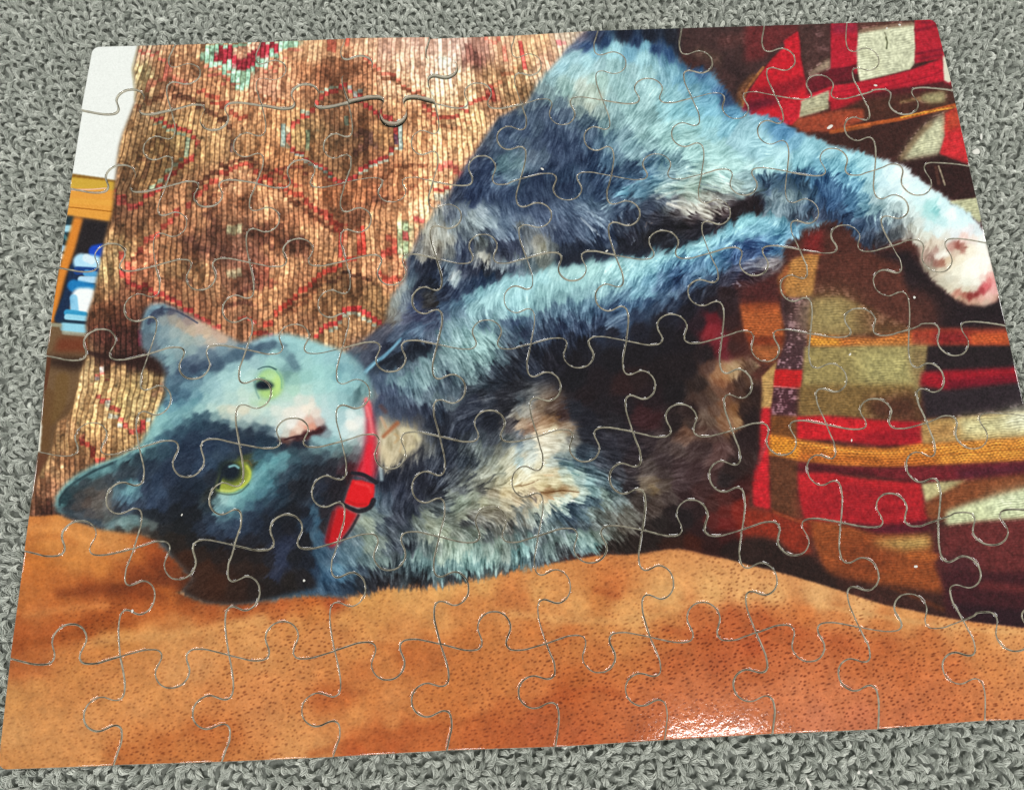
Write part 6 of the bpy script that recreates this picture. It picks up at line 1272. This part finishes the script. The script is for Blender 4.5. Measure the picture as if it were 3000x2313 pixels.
def tufts(P_, nf, nseg, rad, size, name):
    """every tuft is a bundle of yarn filaments arching over from one side to the other"""
    N = len(P_)
    ind = inside_dist(P_)
    ang_ = rng.normal(math.radians(30), 0.75, N)
    flip_ = rng.random(N) < .5
    ang_ = np.where(flip_, ang_ + math.pi * .55, ang_)
    dx_, dy_ = np.cos(ang_), np.sin(ang_)
    a_ = size * rng.uniform(.80, 1.2, N)
    h_ = size * rng.uniform(1.15, 1.7, N)
    top = np.where(ind > -1.2, -0.25, rng.uniform(-0.2, .55, N))
    top = np.where((ind <= -1.2) & (ind > -4), top * .6 + .1, top)
    wid = size * rng.uniform(.44, .62, N)
    skew = rng.normal(0, .35, N) * size
    tw = rng.uniform(2.2, 5.0, N) * np.where(rng.random(N) < .85, 1, -1)
    t = np.linspace(0, 1, nseg + 1)
    shade = rng.normal(0, .08, N)
    verts = np.zeros((N, nf, nseg + 1, 3, 3), np.float32)
    for k in range(nf):
        ph0 = 2 * np.pi * (k + rng.uniform(0, 1, N)) / nf
        ro = wid * rng.uniform(.55, 1.25, N)
        phs = ph0[:, None] + tw[:, None] * (t[None, :] - .5)
        bulge = 0.62 + .38 * np.sin(np.pi * t)[None, :]
        along = (t[None, :] * 2 - 1) * a_[:, None] * rng.uniform(.85, 1.15, N)[:, None] + rng.normal(0, .06, N)[:, None] * size
        lat = ro[:, None] * np.cos(phs) * bulge + skew[:, None] * np.sin(np.pi * t)[None, :]
        up_ = (h_ * rng.uniform(.88, 1.06, N))[:, None] * np.sin(np.pi * (0.05 + .90 * t))[None, :] ** .8 + ro[:, None] * np.sin(phs) * .75
        cx = P_[:, 0:1] + dx_[:, None] * along - dy_[:, None] * lat
        cy = P_[:, 1:2] + dy_[:, None] * along + dx_[:, None] * lat
        cz = ZC + top[:, None] - h_[:, None] - .35 + up_
        rr = rad * rng.uniform(.75, 1.2, N)[:, None]
        # cross-section: triangle in the plane of (lateral, up-ish)
        for s_ in range(3):
            an = 2 * math.pi * s_ / 3 + math.pi / 2
            ca, sa = math.cos(an), math.sin(an)
            verts[:, k, :, s_, 0] = cx - dy_[:, None] * rr * ca + dx_[:, None] * rr * sa * np.cos(np.pi * (1 - t))[None, :] * .8
            verts[:, k, :, s_, 1] = cy + dx_[:, None] * rr * ca + dy_[:, None] * rr * sa * np.cos(np.pi * (1 - t))[None, :] * .8
            verts[:, k, :, s_, 2] = cz + rr * sa * (0.35 + .65 * np.sin(np.pi * t))[None, :]
    V_ = verts.reshape(-1, 3) * MM
    base = np.arange(N * nf)[:, None, None] * ((nseg + 1) * 3)
    ring = np.arange(nseg)[None, :, None] * 3
    s0 = np.array([0, 1, 2])[None, None, :]
    s1 = np.array([1, 2, 0])[None, None, :]
    F_ = np.stack([base + ring + s0, base + ring + s1, base + ring + 3 + s1, base + ring + 3 + s0], -1).reshape(-1, 4).astype(np.int32)
    me = bpy.data.meshes.new(name)
    me.vertices.add(len(V_))
    me.vertices.foreach_set('co', V_.astype(np.float32).ravel())
    me.loops.add(F_.size)
    me.loops.foreach_set('vertex_index', F_.ravel())
    me.polygons.add(len(F_))
    me.polygons.foreach_set('loop_start', np.arange(0, F_.size, 4, dtype=np.int32))
    me.polygons.foreach_set('use_smooth', np.ones(len(F_), bool))
    sh = me.attributes.new('shade', 'FLOAT', 'POINT')
    fs_ = (shade[:, None] + rng.normal(0, .13, (N, nf))).astype(np.float32)
    sh.data.foreach_set('value', np.repeat(fs_.ravel(), (nseg + 1) * 3))
    me.update(calc_edges=True)
    me.validate()
    me.materials.append(m_yarn)
    o = bpy.data.objects.new(name, me)
    S.collection.objects.link(o)
    return o


PITX, PITY = 2.1, 1.9
nx, ny = int(440 / PITX), int(420 / PITY)
gx2, gy2 = np.meshgrid(np.arange(nx), np.arange(ny))
bx = (gx2 + 0.5 * (gy2 % 2)) * PITX - 220
by = gy2 * PITY - 205 + 0.5 * np.sin(gx2 * .7)
tp = np.c_[bx.ravel(), by.ravel()] + rng.normal(0, .28, (nx * ny, 2))
di, df = inside_dist(tp), frame_dist(tp)
near = (di < 7) & (df > -14)
o = tufts(tp[near], 14, 5, .10, 1.2, 'carpet_loops')
o['kind'] = 'stuff'
o['label'] = 'dense grey green loop pile of the carpet around the puzzle'
far = (di < 7) & (df <= -14) & (df > -70) & (rng.random(len(tp)) < .5)
o = tufts(tp[far], 4, 4, .42, 1.6, 'carpet_loops')
o['kind'] = 'stuff'
o['label'] = 'grey loop pile of the carpet further out'

me = bpy.data.meshes.new('carpet')
e_ = 0.6
me.from_pydata([(-e_, -e_, -4.6 * MM), (e_, -e_, -4.6 * MM), (e_, e_, -4.6 * MM), (-e_, e_, -4.6 * MM)], [], [(0, 1, 2, 3)])
me.materials.append(m_back)
carpet = bpy.data.objects.new('carpet', me)
S.collection.objects.link(carpet)
carpet['kind'] = 'structure'

# ================================================================== PAPER FLECKS
FLECKS = [  # tile position, length, width (mm), turn, resting height, label
    ("A4 632 1015", 2.1, 1.0, 35, .03, "longest white paper fleck, on the dark check above the hind leg"),
    ("A4 995 685", 1.5, .8, -10, .03, "white paper fleck on the red band under the cream square"),
    ("A4 1190 200", .9, .7, 0, .03, "white paper fleck at the top edge of the cream square"),
    ("A4 1085 228", .8, .6, 60, .03, "small pale fleck beside the dark mark on the cream square"),
    ("A3 243 1352", 1.1, .6, -40, .03, "white paper fleck on the navy haunch between two cut lines"),
    ("B3 757 424", .9, .5, 30, .03, "white paper fleck on dark fur above the light blue foreleg"),
    ("B4 1306 795", .75, .7, 0, .03, "round white fleck on the brown check below the hind paw"),
    ("B4 792 1250", .9, .5, 50, .03, "tan paper fleck on the khaki check under the mustard stripe"),
    ("C4 805 380", .75, .4, 65, .03, "white fleck on the red check above the mustard band"),
    ("C4 1320 1388", 1.0, .65, 10, .03, "white fleck on the brown check above the black fold"),
    ("C1 1455 975", .7, .35, 60, .03, "small white fleck on the dark fur under the lower eye"),
    ("D1 1060 207", .9, .6, 80, .03, "pale fleck on the orange seat above a cut line at lower left"),
    ("C2 385 1500", .7, .6, 20, .03, "greenish pale fleck on the black shadow under the head"),
    ("A4 1800 1215", 2.4, 2.0, 30, -1.15, "large white lint tuft on the carpet right of the puzzle"),
    ("A4 1842 1095", 2.6, .7, 80, -1.15, "thin white thread of lint on the carpet right of the puzzle"),
    ("D4 487 846", 1.0, .7, 60, -1.1, "left one of two white specks on the carpet below the puzzle"),
    ("D4 541 845", 1.0, .8, 10, -1.1, "right one of two white specks on the carpet below the puzzle"),
    ("D4 262 890", 2.2, .6, -60, -1.1, "white sliver of lint on the carpet at the bottom edge")]
for s_, ln, wd, tu, z_, lab in FLECKS:
    c2 = to_plane(pts(s_), z_)[0]
    nv = 9
    vs = [(0, 0, .22 * wd)]
    for rg, (sc_, zz) in enumerate([(.62, .17), (1.0, .05), (.9, 0.0)]):
        for i in range(nv):
            a_ = 2 * math.pi * i / nv
            k_ = sc_ * random.uniform(.78, 1.15)
            vs.append((ln * .5 * k_ * math.cos(a_), wd * .5 * k_ * math.sin(a_), zz * wd))
    fs = [[0, 1 + i, 1 + (i + 1) % nv] for i in range(nv)]
    for rg in range(2):
        for i in range(nv):
            j = (i + 1) % nv
            fs.append([1 + rg * nv + i, 1 + (rg + 1) * nv + i, 1 + (rg + 1) * nv + j, 1 + rg * nv + j])
    fs.append([1 + 2 * nv + i for i in range(nv - 1, -1, -1)])
    me = bpy.data.meshes.new('lint_fleck')
    me.from_pydata([(x * MM, y * MM, z * MM) for x, y, z in vs], [], fs)
    me.materials.append(m_lint)
    o = bpy.data.objects.new('lint_fleck', me)
    S.collection.objects.link(o)
    o.location = (c2[0] * MM, c2[1] * MM, (z_ + .02) * MM)
    o.rotation_euler = (0, 0, math.radians(tu))
    o['label'] = lab
    o['category'] = 'lint'
    o['group'] = 'white paper flecks and lint'
